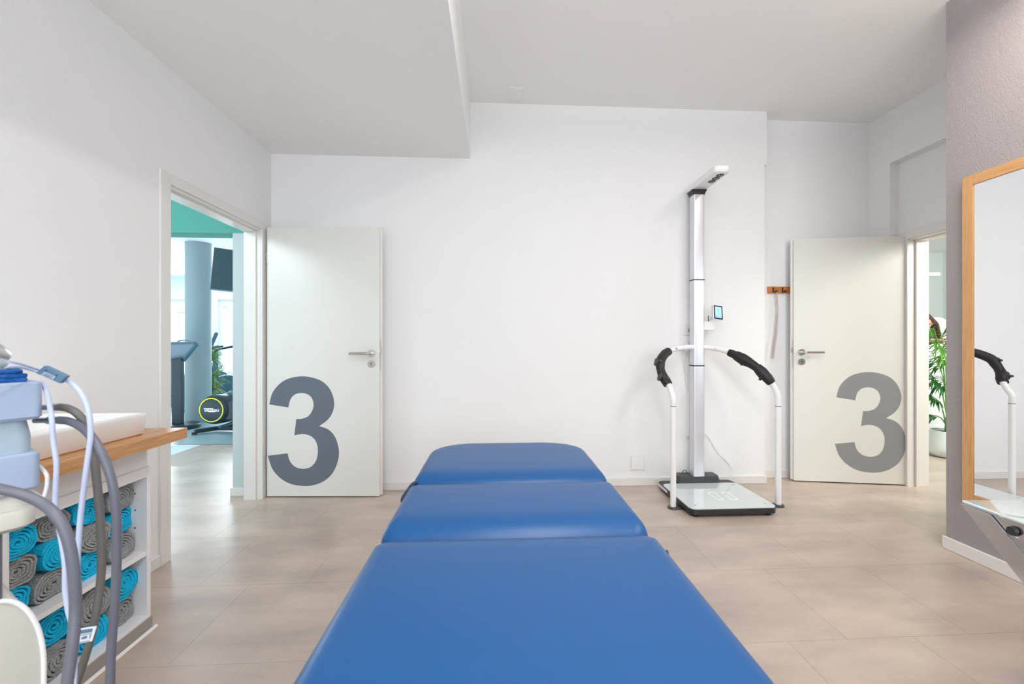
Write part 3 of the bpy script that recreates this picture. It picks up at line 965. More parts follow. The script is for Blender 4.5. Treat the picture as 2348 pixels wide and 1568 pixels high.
# cables of the station
MB().tube([(CXc + 0.06, 3.40, 0.44), atY(1625, 1003, 3.40), atY(1646, 1038, 3.40), atY(1665, 1056, 3.40), atY(1675, 1070, 3.40), atY(1676, 1085, 3.39), atY(1669, 1097, 3.38)], 0.0028, 8).build('cable', M['white'], st, smooth=60)
MB().tube([(CXc + 0.05, 3.41, 0.46), atY(1628, 1008, 3.41), atY(1650, 1042, 3.41), atY(1667, 1060, 3.41), atY(1679, 1075, 3.41), atY(1678, 1090, 3.40), atY(1673, 1099, 3.385)], 0.0028, 8).build('cable', M['white'], st, smooth=60)
MB().tube([atY(1575, 799, 3.385), atY(1569, 820, 3.395), atY(1572, 845, 3.40), atY(1580, 870, 3.40), atY(1588, 895, 3.40)], 0.003, 8).build('cable', M['white'], st, smooth=60)
MB().tube([atY(1580, 800, 3.385), atY(1574, 830, 3.395), atY(1574, 870, 3.40), atY(1580, 900, 3.40)], 0.003, 8).build('cable', M['white'], st, smooth=60)
MB().tube([(CXc - 0.10, 3.36, 0.105), (CXc - 0.095, 3.36, 0.128), (CXc - 0.082, 3.36, 0.136), (CXc - 0.068, 3.36, 0.128), (CXc - 0.062, 3.36, 0.108)], 0.0025, 8).build('cable_loop', M['black'], st, smooth=60)

# ------------------------------------------------------------------ things on the back wall
ps = atY(1579, 754, YB)
t = thing('wall_socket', ps, 'small white wall socket with a plugged in cord, left of the silver column', 'wall socket')
B(ps.x - 0.045, ps.x + 0.045, YB - 0.010, YB, ps.z - 0.05, ps.z + 0.05).build('cover_plate', M['white'], t, bevel=0.002)
B(ps.x - 0.028, ps.x + 0.034, YB - 0.013, YB - 0.010, ps.z - 0.028, ps.z + 0.038).build('socket_insert', M['trim'], t, bevel=0.001)
n = 18
pc = Vector((ps.x + 0.004, YB - 0.014, ps.z - 0.010))
MB().tube([pc + Vector((0.011 * math.cos(a_), 0, 0.013 * math.sin(a_))) for a_ in [math.radians(60 + 14 * i) for i in range(n)]], 0.0018, 6).build('pull_ring', M['black'], t, smooth=60)
B(ps.x + 0.008, ps.x + 0.040, YB - 0.045, YB - 0.012, ps.z - 0.024, ps.z + 0.004).build('plug', M['white'], t, bevel=0.004)
MB().tube([Vector((ps.x + 0.03, YB - 0.035, ps.z - 0.02)), atY(1584, 775, 3.40), atY(1579, 788, 3.40), atY(1578, 800, 3.40)], 0.0025, 8).build('cord', M['cord'], t, smooth=60)

pw = atY(1462, 1061, YB)
t = thing('wall_plate', pw, 'square white blank plate low on the back wall, left of the scale', 'wall plate')
B(pw.x - 0.058, pw.x + 0.058, YB - 0.008, YB, pw.z - 0.058, pw.z + 0.058).build('plate_edge', M['trim'], t, bevel=0.002)
B(pw.x - 0.050, pw.x + 0.050, YB - 0.011, YB - 0.008, pw.z - 0.050, pw.z + 0.050).build('plate_cover', M['white'], t, bevel=0.002)
bz0, bz1 = atY(1585, 1000, YB - 0.02).z, atY(1585, 902, YB - 0.02).z
bx0 = atY(1579, 950, YB - 0.04).x
t = thing('power_box', (bx0 + 0.03, YB - 0.02, bz0), 'narrow upright white box on the wall behind the silver column', 'power box')
B(bx0, bx0 + 0.075, YB - 0.04, YB, bz0, bz1).build('housing', M['powder'], t, bevel=0.003)
B(bx0 + 0.012, bx0 + 0.063, YB - 0.042, YB - 0.04, bz0 + 0.02, bz1 - 0.02).build('lid', M['white'], t, bevel=0.0008)

pv = atZ(1182, 215, HUP)
t = thing('access_panel', pv, 'flat white access panel in the high ceiling by the back wall', 'ceiling panel')
B(pv.x - 0.058, pv.x + 0.058, pv.y - 0.085, pv.y + 0.085, HUP - 0.004, HUP).build('panel_edge', M['white'], t, bevel=0.001)
B(pv.x - 0.05, pv.x + 0.05, pv.y - 0.077, pv.y + 0.077, HUP - 0.006, HUP - 0.004).build('panel_lid', M['ceil'], t, bevel=0.001)

# hook rail with shoehorn
h0 = atY(1760.5, 664, YB2 - 0.01)
rz0, rz1 = atY(1780, 672, YB2 - 0.015).z, atY(1780, 657, YB2 - 0.015).z
t = thing('hook_rail', (h0.x, YB2 - 0.01, rz0), 'small reddish wooden hook rail beside the right hand door', 'hook rail')
B(h0.x, h0.x + 0.42, YB2 - 0.018, YB2, rz0, rz1).build('rail', M['rail'], t, bevel=0.0015)
for px in (1773, 1794, 1815, 1836):
    hx = atY(px, 664, YB2 - 0.02).x
    mb = MB().box(hx - 0.005, hx + 0.006, YB2 - 0.023, YB2 - 0.018, rz0 + 0.006, rz1 - 0.008)
    mb.box(hx - 0.004, hx + 0.005, YB2 - 0.045, YB2 - 0.022, rz0 + 0.006, rz0 + 0.012)
    mb.box(hx + 0.0, hx + 0.018, YB2 - 0.047, YB2 - 0.042, rz0 + 0.004, rz0 + 0.022)
    mb.build('hook', M['black'], t, bevel=0.0008)
sh = [(1781, 670), (1782.5, 690), (1784, 712), (1782, 740), (1780, 765), (1776, 790), (1772, 822)]
cl, cr_ = [], []
for i, (px, py) in enumerate(sh):
    wd = [1.3, 1.6, 1.9, 2.2, 2.6, 3.0, 3.0][i]
    cl.append(atY(px - wd, py, YB2 - 0.035))
    cr_.append(atY(px + wd, py, YB2 - 0.035))
rings = []
for a, b in zip(cl, cr_):
    m_ = (a + b) / 2 + Vector((0, 0.004, 0))
    rings.append([a, m_, b, b + Vector((0, 0.002, 0)), m_ + Vector((0, 0.002, 0)), a + Vector((0, 0.002, 0))])
o = MB().rings(rings).build('shoehorn', M['clear'], None, smooth=50, loc=(cl[0]))
tag(o, 'long curved clear plastic shoehorn hanging from the hook rail', 'shoehorn')

# ------------------------------------------------------------------ mirror on the grey wall
my1 = 2.172
mz1 = atX(2206, 409, GX - 0.03).z
mz0 = 0.30
t = thing('mirror', (GX, 1.6, mz0), 'tall mirror in a light wooden frame on the grey wall', 'mirror')
fw = 0.052
fd = 0.030
my0 = 0.95
B(GX - fd, GX - 0.001, my1 - fw, my1, mz0, mz1).build('frame_stile', M['beech'], t, bevel=0.002)
B(GX - fd, GX - 0.001, my0, my0 + fw, mz0, mz1).build('frame_stile', M['beech'], t, bevel=0.002)
B(GX - fd, GX - 0.001, my0 + fw, my1 - fw, mz1 - fw, mz1).build('frame_rail', M['beechh'], t, bevel=0.002)
B(GX - fd, GX - 0.001, my0 + fw, my1 - fw, mz0, mz0 + fw).build('frame_rail', M['beechh'], t, bevel=0.002)
B(GX - 0.024, GX - 0.018, my0 + fw, my1 - fw, mz0 + fw, mz1 - fw).build('mirror_glass', M['mirror'], t)

# ------------------------------------------------------------------ wash counter with towel cabinet
CT = 0.789
c_y1 = 1.868
top = B(XL + 0.002, -1.267, 0.35, c_y1, CT - 0.042, CT).build('countertop', M['oak'], None, bevel=0.0015)
tag(top, 'oak countertop with square edge under the white basin', 'countertop')
# cabinet carcass
cab = thing('towel_cabinet', (-1.55, 1.5, 0), 'low white open cabinet under the oak counter, filled with rolled towels', 'cabinet')
FX = -1.371
cb0, cb1 = 1.292, 1.814
z0c, z1c = 0.066, 0.648
B(XL + 0.003, FX, cb1 - 0.018, cb1, 0.052, z1c).build('side_panel', M['cab'], cab, bevel=0.001)
B(XL + 0.003, FX, cb0 - 0.0, cb0 + 0.018, 0.052, z1c).build('side_panel', M['cab'], cab, bevel=0.001)
B(XL + 0.003, FX, cb0 + 0.018, cb1 - 0.018, 0.052, z0c).build('bottom_panel', M['cab'], cab, bevel=0.001)
B(XL + 0.003, FX - 0.002, cb0 + 0.018, cb1 - 0.018, 0.300, 0.317).build('shelf', M['cab'], cab, bevel=0.001)
B(XL + 0.003, FX, cb0 + 0.018, cb1 - 0.018, 0.610, z1c).build('top_panel', M['cab'], cab, bevel=0.001)
B(XL + 0.003, XL + 0.011, cb0 + 0.018, cb1 - 0.018, z0c, 0.61).build('back_panel', M['cab'], cab)
for z in (0.22, 0.48, 0.545, 0.41):
    for x in (FX - 0.045,):
        MB().cyl((x, cb1 - 0.0195, z), (x, cb1 - 0.0175, z), 0.0027, n=10).build('peg_hole', M['black'], cab)
# second bay with a door, further to the left
B(XL + 0.003, FX, 0.40, cb0, 0.052, z1c).build('side_bay', M['cab'], cab, bevel=0.001)
dr = B(FX, FX + 0.018, 0.42, cb0 - 0.004, 0.06, z1c - 0.004).build('door', M['cab'], cab, bevel=0.002)
MB().tube([(FX + 0.018, 1.20, 0.50), (FX + 0.045, 1.20, 0.50), (FX + 0.045, 1.20, 0.40), (FX + 0.018, 1.20, 0.40)], 0.005, 10, smooth=False).build('handle', M['steel'], dr, smooth=50)
tag(B(XL + 0.003, FX - 0.012, 0.40, cb1 - 0.002, z1c, CT - 0.042).build('fascia_panel', M['cab'], None, bevel=0.001), 'plain white panel between oak counter and towel cabinet', 'panel')
B(XL + 0.003, FX + 0.004, 0.40, cb1 + 0.004, 0.0, 0.052).build('plinth', M['plinth'], cab, bevel=0.001)
MB().add([(FX + 0.004, 0.4, 0), (FX + 0.014, 0.4, 0), (FX + 0.006, 0.4, 0.009), (FX + 0.004, cb1 + 0.02, 0), (FX + 0.014, cb1 + 0.02, 0), (FX + 0.006, cb1 + 0.02, 0.009)],
         [(0, 1, 2), (3, 5, 4), (0, 3, 4, 1), (1, 4, 5, 2), (2, 5, 3, 0)]).build('sealing_strip', M['trim'], cab)

# basin
bs = MB()
BXc, BYc = (-1.333 - 1.700) / 2, (1.752 + 1.10) / 2
bw, bl = 1.700 - 1.333, 1.752 - 1.10
m = T((BXc, BYc, CT))
bs.slab(bw, bl, 0.012, [(0.012, 0.012, 0.0), (0.006, 0.006, 0.006), (0.002, 0.002, 0.07), (0.0, 0.0, 0.078), (0.002, 0.002, 0.081), (0.010, 0.010, 0.081), (0.013, 0.013, 0.076),
                        (0.030, 0.030, 0.030), (0.06, 0.06, 0.022), (0.14, 0.14, 0.018)], m, n=6)
t = bs.build('wash_basin', M['ceramic'], None, smooth=50, loc=(BXc, BYc, CT))
tag(t, 'flat rectangular white ceramic basin on the oak countertop', 'basin')
MB().cyl((BXc - 0.02, BYc, CT + 0.018), (BXc - 0.02, BYc, CT + 0.021), 0.028, n=24).build('drain', M['chrome'], t, smooth=40)

# ------------------------------------------------------------------ rolled towels
def towel_mesh(name, a, b, seed, material, depth=0.27, turns=5.2):
    """spiral roll, axis along -x, centred on y,z; a, b half width and half height"""
    rn = random.Random(seed)
    seg = 26
    n = int(turns * seg)
    th0 = rn.uniform(0, 6.28)
    cen = []
    for i in range(n + 1):
        q = i / n
        r = 0.08 + 0.92 * q
        an = th0 + q * turns * 2 * math.pi
        wob = 1 + 0.035 * math.sin(3 * an + seed) + 0.03 * math.sin(5 * an + 2.1 * seed)
        ex = 2.6                                    # squarish rolls
        cc, ss = math.cos(an), math.sin(an)
        sq = (abs(cc) ** ex + abs(ss) ** ex) ** (-1 / ex)
        k = sq if q > 0.6 else 1
        k = 1 + (sq - 1) * max(0, min(1, (q - 0.3) / 0.5))
        cen.append(Vector((a * r * cc * k * wob, b * r * ss * k * wob)))
    # centred ribbon of terry
    pitch_a, pitch_b = a * 0.92 / turns, b * 0.92 / turns
    nx = 7
    rings_o, rings_i = [], []
    vs, fs = [], []
    for i in range(n + 1):
        t_ = (cen[min(i + 1, n)] - cen[max(i - 1, 0)]).normalized()
        nn = Vector((t_.y, -t_.x))
        p = math.sqrt((pitch_a * nn.x) ** 2 + (pitch_b * nn.y) ** 2)
        h = p * 0.50
        if i == n or i == 0:
            h *= 0.5
        for side in (1, -1):
            for jx in range(nx):
                x = -depth * jx / (nx - 1)
                edge = 0.80 if jx in (0, nx - 1) else 1.0
                q = cen[i] + nn * h * side * edge
                v3 = Vector((x, q.x, q.y))
                nz = noise.noise(Vector((x * 60 + seed * 7.1, q.x * 60, q.y * 60)))
                nz2 = noise.noise(Vector((seed * 3.3, q.x * 25, q.y * 25)))
                v3 += Vector((nz2 * 0.007 if jx == 0 else 0, nn.x * nz * 0.0016 * side, nn.y * nz * 0.0016 * side))
                vs.append(v3)
    def idx(i, s_, j):
        return (i * 2 + s_) * nx + j
    for i in range(n):
        for s_ in (0, 1):
            for j in range(nx - 1):
                fs.append((idx(i, s_, j), idx(i + 1, s_, j), idx(i + 1, s_, j + 1), idx(i, s_, j + 1)))
        fs.append((idx(i, 0, 0), idx(i, 1, 0), idx(i + 1, 1, 0), idx(i + 1, 0, 0)))
        fs.append((idx(i, 0, nx - 1), idx(i + 1, 0, nx - 1), idx(i + 1, 1, nx - 1), idx(i, 1, nx - 1)))
    for i in (0, n):
        for j in range(nx - 1):
            fs.append((idx(i, 0, j), idx(i, 0, j + 1), idx(i, 1, j + 1), idx(i, 1, j)))
    mb = MB().add(vs, fs)
    return mb


colname = {'t': 'turquoise', 'g': 'grey'}
upper = [  # column from the door side: rows top, middle, bottom
    ('gtg'), ('tgt'), ('gtg'), ('tgt')]
lower = [('tg'), ('gt'), ('tg'), ('gt')]
colpos = ['first from the right side panel', 'second from the right side panel', 'third from the right side panel', 'fourth from the right side panel']
sd = 1
y_right, y_left = cb1 - 0.018, cb0 + 0.018
cwid = (y_right - y_left) / 4
for ci, rows in enumerate(upper):
    for ri, ch in enumerate(rows):
        a, b = cwid / 2 * 0.99, 0.0455
        yc = y_right - cwid * (ci + 0.5) + (0.004 if ri % 2 else -0.003)
        if ri == 0:
            zc = 0.317 + b * 5 + 0.002
        elif ri == 1:
            zc = 0.317 + b * 3 + 0.001
        else:
            zc = 0.317 + b
        mb = towel_mesh('rolled_towel', a, b, sd, None, depth=0.27)
        x0 = FX - 0.035 - (sd * 37 % 5) * 0.006
        rot = math.radians(((sd * 53) % 11 - 5) * 0.8)
        R = Matrix.Rotation(rot, 4, 'X')
        mb.v = [tuple(R @ Vector(v)) for v in mb.v]
        o = mb.build('rolled_towel', M['tq'] if ch == 't' else M['gy'], None, smooth=70)
        o.location = (x0, yc, zc)
        tag(o, '%s rolled towel in the upper compartment, %s row, %s' % (colname[ch], ['top', 'middle', 'bottom'][ri], colpos[ci]), 'towel', 'rolled towels in the open cabinet')
        sd += 1
for ci, rows in enumerate(lower):
    for ri, ch in enumerate(rows):
        a, b = cwid / 2 * 1.0, 0.050 if ri else 0.055
        yc = y_right - cwid * (ci + 0.5)
        zc = z0c + (0.05 if ri else 0.10 + 0.055)
        mb = towel_mesh('rolled_towel', a, b, sd, None, depth=0.28, turns=4.8)
        x0 = FX - 0.030 - (sd * 37 % 5) * 0.006
        rot = math.radians(((sd * 53) % 11 - 5) * 0.8)
        R = Matrix.Rotation(rot, 4, 'X')
        mb.v = [tuple(R @ Vector(v)) for v in mb.v]
        o = mb.build('rolled_towel', M['tq'] if ch == 't' else M['gy'], None, smooth=70)
        o.location = (x0, yc, zc)
        tag(o, '%s rolled towel in the lower compartment, %s row, %s' % (colname[ch], ['top', 'bottom'][ri], colpos[ci]), 'towel', 'rolled towels in the open cabinet')
        sd += 1

# ------------------------------------------------------------------ therapy trolley at the left edge
ZC = 0.85
Cc = at(100, 874, ZC)
ang = math.radians(31) + YAW                       # heading of the visible side, clockwise from +y
e1 = Vector((math.sin(ang), math.cos(ang), 0))      # away-right along the visible side
e2 = Vector((-math.cos(ang), math.sin(ang), 0))     # to the far left
base = Vector((Cc.x, Cc.y, 0))
TM = Matrix(((e1.x, e2.x, 0, base.x), (e1.y, e2.y, 0, base.y), (0, 0, 1, 0), (0, 0, 0, 1)))


def hz(py, z=ZC):
    return CAMH + (CY - py) / FPX * z


def local(px, py, z=ZC):
    return at(px, py, z)


trol = thing('therapy_trolley', TM @ Vector((-0.2, 0.2, 0)), 'beige equipment trolley with tray at the left edge, in front of the towel cabinet', 'trolley')


def lx(px):
    """local e1 coordinate of image column px on the visible side plane (e2=0)"""
    r = ray(px, 787)
    # base + e1*t = r*s  -> solve 2D
    det = e1.x * (-r.y) - (-r.x) * e1.y
    tx = (-base.x * (-r.y) - (-r.x) * (-base.y)) / det
    return tx


def lz(px, py):
    t_ = lx(px)
    p = base + e1 * t_
    r = ray(px, 787)
    s_ = p.y / r.y
    return CAMH + (CY - py) / FPX * s_


tray_top = lz(88, 1160)
# tray and lower housing
mb = MB().slab(0.32, 0.22, 0.03, [(0.01, 0.01, tray_top - 0.040), (0, 0, tray_top - 0.032), (0, 0, tray_top - 0.004), (0.004, 0.004, tray_top)], TM @ T((lx(90) - 0.16, 0.11, 0)), n=6)
mb.build('tray', M['beige'], trol, smooth=50)
MB().slab(0.30, 0.20, 0.03, [(0, 0, tray_top), (0.004, 0.004, tray_top + 0.018), (0.012, 0.012, tray_top + 0.030)], TM @ T((lx(84) - 0.15, 0.11, 0)), n=6).build('tray_platform', M['beige'], trol, smooth=50)
hx1 = lx(100)
poly = []
yb_, yt_ = 0.12, lz(60, 1358)
wpan = 0.32
r_ = 0.15
pts2 = [(hx1 - wpan, yb_), (hx1, yb_)]
for k in range(13):
    a_ = math.pi / 2 * k / 12
    pts2.append((hx1 - 0.06 + 0.06 * math.cos(a_), yt_ - r_ + r_ * math.sin(a_)))
pts2.append((hx1 - wpan, yt_ - 0.02))
MB().prism(pts2, TM @ Vector((0, 0, 0)), e1, (0, 0, 1), e2 * 0.20).build('housing', M['beige'], trol, smooth=40, bevel=0.003)
rim = [TM @ Vector((p[0], -0.001, p[1])) for p in pts2[1:-1]]
MB().tube(rim, 0.0042, 8, smooth=False).build('housing_rim', M['powder'], trol, smooth=60)
MB().cyl(TM @ Vector((lx(0) - 0.01, 0.02, yt_ - 0.02)), TM @ Vector((lx(0) - 0.01, 0.02, tray_top - 0.03)), 0.016, n=16).build('mast', M['hose'], trol, smooth=50)
for dx in (-0.27, -0.04):
    for dy in (0.04, 0.16):
        p = TM @ Vector((hx1 + dx, dy, 0))
        MB().cyl(p + Vector((0, 0, 0.06)), p + Vector((0, 0, 0.125)), 0.010, n=12).build('castor_stem', M['steel'], trol, smooth=40)
        MB().cyl(p + e2 * -0.012 + Vector((0, 0, 0.035)), p + e2 * 0.012 + Vector((0, 0, 0.035)), 0.035, n=20).build('castor_wheel', M['blackrub'], trol, smooth=40)
# curved white side handle
MB().tube([TM @ Vector((lx(95), 0.05, lz(97, 1068))), at(105, 1085, 0.86), at(108, 1105, 0.86), at(105, 1125, 0.86), at(97, 1140, 0.86), TM @ Vector((lx(88), 0.05, tray_top + 0.02))], 0.0034, 10).build('side_handle', M['powder'], trol, smooth=60)

# lower device
low0, low1 = lz(90, 1120), lz(95, 1034)
dv = thing('therapy_device', TM @ Vector((-0.2, 0.15, low0)), 'pale blue device case at the bottom of the stack on the trolley tray', 'device')
MB().slab(0.30, 0.22, 0.012, [(0.006, 0.006, low0), (0, 0, low0 + 0.006), (0, 0, low1 - 0.004), (0.004, 0.004, low1)], TM @ T((lx(95) - 0.15, 0.11, 0)), n=4).build('case', M['device'], dv, smooth=40)
MB().slab(0.26, 0.18, 0.012, [(0.02, 0.02, tray_top + 0.030), (0.0, 0.0, tray_top + 0.036), (0, 0, low0)], TM @ T((lx(80) - 0.14, 0.11, 0)), n=4).build('case_foot', M['beige'], dv, smooth=40)
MB().lathe([(0.030, 0.0), (0.032, 0.004), (0.027, 0.012), (0.015, 0.015)], TM @ Vector((lx(8) - 0.012, 0.034, tray_top + 0.030)), 28).build('rotary_knob', M['alu'], dv, smooth=40)
# middle device
mid1 = lz(80, 962)
dm = thing('therapy_device', TM @ Vector((-0.2, 0.15, low1)), 'grey blue middle device case of the stack, set back', 'device')
MB().slab(0.28, 0.19, 0.02, [(0.0, 0.0, low1), (0.0, 0.0, low1 + 0.03), (0.004, 0.0, mid1 - 0.01), (0.006, 0.0, mid1)], TM @ T((lx(82) - 0.14, 0.11, 0)), n=4).build('case', M['device2'], dm, smooth=40)
# top device
du = thing('therapy_device', TM @ Vector((-0.2, 0.15, mid1)), 'pale blue device case on top of the stack, with two hose sockets', 'device')
top1 = Cc.z
MB().slab(0.30, 0.22, 0.012, [(0.006, 0.006, mid1), (0, 0, mid1 + 0.006), (0, 0, top1 - 0.004), (0.004, 0.004, top1)], TM @ T((-0.15, 0.11, 0)), n=4).build('case', M['device'], du, smooth=40)
cps = []
for i, (px, py) in enumerate(((135, 933), (135, 963))):
    a = at(96 if i == 0 else 80, py + 1, ZC + 0.03)
    b = at(px, py, ZC + 0.03)
    d_ = b - a
    MB().cyl(a, a + d_ * 0.55, 0.0055, n=14).cyl(a + d_ * 0.55, a + d_ * 0.62, 0.0075, n=14).cyl(a + d_ * 0.62, b, 0.0085, 0.0070, n=14).build('hose_socket', M['chrome'], du, smooth=40)
    cps.append(b)


def cable(name, pts, r, material, label, cat, zf=None):
    P3 = [at(*p) for p in pts]
    o = MB().tube(P3, r, 12, sub=8).build(name, material, None, smooth=60, loc=P3[-1])
    return tag(o, label, cat)


cable('hose', [(134, 933, .88), (152, 935, .88), (172, 944, .88), (190, 962, .885), (204, 988, .89), (214, 1030, .90), (221, 1090, .90), (229, 1180, .90), (233, 1270, .90), (230, 1340, .90), (218, 1420, .89), (200, 1490, .88), (172, 1575, .87), (140, 1650, .86)],
      0.0073, M['hose2'], 'brownish grey hose from the upper socket, hanging in the middle', 'hose')
cable('hose', [(134, 963, .88), (155, 965, .875), (180, 975, .87), (203, 993, .865), (226, 1025, .86), (245, 1066, .86), (259, 1115, .86), (267, 1190, .86), (267, 1300, .86), (262, 1400, .86), (255, 1490, .86), (252, 1600, .86), (252, 1680, .86)],
      0.0076, M['hose'], 'blue grey hose from the lower socket, hanging furthest right', 'hose')
cable('hose', [(-60, 1108, .70), (0, 1121, .71), (50, 1133, .72), (95, 1153, .73), (125, 1178, .73), (147, 1212, .73), (162, 1262, .73), (171, 1330, .73), (173, 1400, .73), (166, 1480, .72), (152, 1580, .71)],
      0.0082, M['hose'], 'thick grey hose arching down in front of the trolley tray', 'hose')
cable('cord', [(96, 876, .87), (106, 895, .86), (114, 930, .85), (119, 965, .84), (122, 1010, .84), (129, 1060, .84), (128, 1110, .84), (127, 1165, .84), (137, 1220, .84), (148, 1290, .84), (149, 1350, .84), (156, 1400, .84), (168, 1445, .84), (172, 1500, .84), (170, 1580, .84)],
      0.0042, M['cord'], 'white cord hanging closest to the device cases', 'cord')
cable('cord', [(135, 866, .85), (158, 874, .85), (180, 894, .85), (198, 926, .85), (206, 962, .85), (207, 1005, .85), (200, 1060, .85), (192, 1120, .85), (184, 1190, .85), (179, 1260, .85), (176, 1330, .85), (174, 1400, .85)],
      0.0046, M['cord'], 'white cord arching from the blue grey tag down past the basin', 'cord')
cable('cord', [(-30, 846, .80), (10, 841, .80), (45, 840, .82), (75, 847, .84), (96, 856, .85)], 0.0040, M['cord'], 'white cord lying above the blue strap', 'cord')
cable('cord', [(14, 826, .78), (35, 831, .79), (60, 838, .81), (90, 848, .84)], 0.0022, M['cord'], 'thin grey cord from the probe to the tag', 'cord')


def card(name, quad, z, thick, material, label, cat):
    q = [at(px, py, z) for px, py in quad]
    nrm = (q[1] - q[0]).cross(q[3] - q[0]).normalized()
    if nrm.y > 0:
        nrm = -nrm
    d_ = -nrm * thick
    o = MB().add(q + [p + d_ for p in q], [(0, 1, 2, 3), (7, 6, 5, 4), (0, 4, 5, 1), (1, 5, 6, 2), (2, 6, 7, 3), (3, 7, 4, 0)]).build(name, material, None, bevel=0.001, loc=q[0])
    tag(o, label, cat)
    return o, q, nrm


def on_card(o, q, nrm, rects, name, material):
    mb = MB()
    for u0, u1, v0, v1 in rects:
        P4 = []
        for u, v in ((u0, v0), (u1, v0), (u1, v1), (u0, v1)):
            a = q[0].lerp(q[1], u)
            b = q[3].lerp(q[2], u)
            P4.append(a.lerp(b, v) + nrm * 0.0012)
        back = [p - nrm * 0.0008 for p in P4]
        mb.add(P4 + back, [(0, 1, 2, 3), (7, 6, 5, 4), (0, 4, 5, 1), (1, 5, 6, 2), (2, 6, 7, 3), (3, 7, 4, 0)])
    return mb.build(name, material, o)


o, q, nr = card('cable_tag', [(101, 838), (152.5, 862), (136, 879), (82, 855)], 0.83, 0.008, M['tagblue'], 'blue grey junction tag on the white cord beside the top device', 'cable tag')
on_card(o, q, nr, [(0.22, 0.72, 0.48, 0.92)], 'sticker', M['device'])
on_card(o, q, nr, [(0.28, 0.70, 0.80, 0.88)] + [(0.34 + 0.06 * i, 0.37 + 0.06 * i, 0.55 + 0.06 * (i % 2), 0.78) for i in range(5)], 'sticker_print', M['ink'])
on_card(o, q, nr, [(0.20, 0.24, 0.30, 0.40), (0.66, 0.70, 0.30, 0.40)], 'screw', M['bluedark'])
o, q, nr = card('cable_label', [(172, 1442), (222, 1435), (211, 1470), (172, 1477)], 0.82, 0.0008, M['paper'], 'small white barcode label wrapped round the white cord', 'cable label')
on_card(o, q, nr, [(0.10 + 0.055 * i, 0.13 + 0.055 * i + (0.012 if i % 3 == 0 else 0), 0.12, 0.36) for i in range(14)] + [(0.05, 0.88, 0.44, 0.47)], 'barcode', M['ink'])
on_card(o, q, nr, [(0.36, 0.46, 0.60, 0.74), (0.48, 0.52, 0.56, 0.74), (0.54, 0.60, 0.56, 0.74), (0.62, 0.66, 0.58, 0.72), (0.80, 0.84, 0.52, 0.76), (0.08, 0.86, 0.90, 0.93)], 'label_print', M['ink'])
# blue strap block and probe on top of the stack
sb = thing('strap_roll', TM @ Vector((-0.12, 0.05, top1)), 'folded blue woven strap on top of the device stack', 'strap')
for i in range(3):
    MB().slab(0.30, 0.055, 0.004, [(0.001, 0.001, top1 + 0.0005 + i * 0.008), (0, 0, top1 + 0.002 + i * 0.008), (0, 0, top1 + 0.0065 + i * 0.008), (0.001, 0.001, top1 + 0.008 + i * 0.008)], TM @ T((lx(67) - 0.150 - (0.006 if i == 2 else 0), 0.035, 0)), n=3).build('strap_layer', M['strap'], sb, smooth=40)
MB().tube([TM @ Vector((lx(46) + 0.012 * math.cos(a_), 0.03 + 0.008 * math.sin(a_), top1 + 0.0262)) for a_ in [i * math.pi / 6 for i in range(13)]], 0.0018, 6).build('buckle', M['chrome'], sb, smooth=60)
pp = at(-30, 822, 0.72)
pb_ = thing('ultrasound_probe', pp, 'silver grey hand probe lying highest on the device stack at the left edge', 'probe')
e = at(20, 818, 0.76)
a0 = at(-60, 800, 0.70)
MB().tube([a0, at(-25, 806, 0.72), at(5, 815, 0.75), e], [0.020, 0.018, 0.012, 0.003], 16).build('probe_body', M['steel'], pb_, smooth=60)
MB().tube([a0 + Vector((0, 0, -0.022)), at(-20, 833, 0.72), at(4, 832, 0.74), at(14, 826, 0.755)], [0.018, 0.014, 0.008, 0.003], 14).build('probe_holder', M['device2'], pb_, smooth=60)
MB().cyl(at(-45, 848, 0.71), Vector((at(-45, 848, 0.71).x, at(-45, 848, 0.71).y, top1 + 0.02)), 0.012, n=12).build('probe_foot', M['device2'], pb_, smooth=60)

# ------------------------------------------------------------------ polished steel folding stand at the right edge
A = at(2201, 1146, 1.40)
HT = A.z
fx0 = A.x
stn = thing('steel_stand', (A.x + 0.25, A.y - 0.3, 0), 'polished steel folding stand with pale top, at the right edge before the mirror', 'stand')
e3 = Vector((CA, -SA, 0))       # to the right
e4 = Vector((-SA, -CA, 0))      # towards the viewer
SM = Matrix(((e3.x, e4.x, 0, A.x), (e3.y, e4.y, 0, A.y), (0, 0, 1, 0), (0, 0, 0, 1)))
topw, topl = 0.42, 0.80
MB().slab(topw, topl, 0.012, [(0.002, 0.002, HT - 0.007), (0, 0, HT - 0.005), (0, 0, HT - 0.001), (0.002, 0.002, HT)], SM @ T((topw / 2, topl / 2, 0)), n=4).build('top_plate', M['mintglass'], stn, smooth=40)
MB().prism([(0.004, HT - 0.007), (0.10, HT - 0.052), (topl - 0.10, HT - 0.052), (topl - 0.004, HT - 0.007)], SM @ Vector((0.006, 0, 0)), e4, (0, 0, 1), e3 * 0.004).build('apron', M['chrome'], stn, bevel=0.001)
MB().box(topw - 0.010, topw - 0.006, 0.006, topl - 0.006, HT - 0.052, HT - 0.007, SM).build('apron', M['chrome'], stn, bevel=0.001)
MB().box(0.010, topw - 0.010, 0.006, 0.010, HT - 0.022, HT - 0.007, SM).build('apron', M['chrome'], stn, bevel=0.001)
hl = HT - 0.012
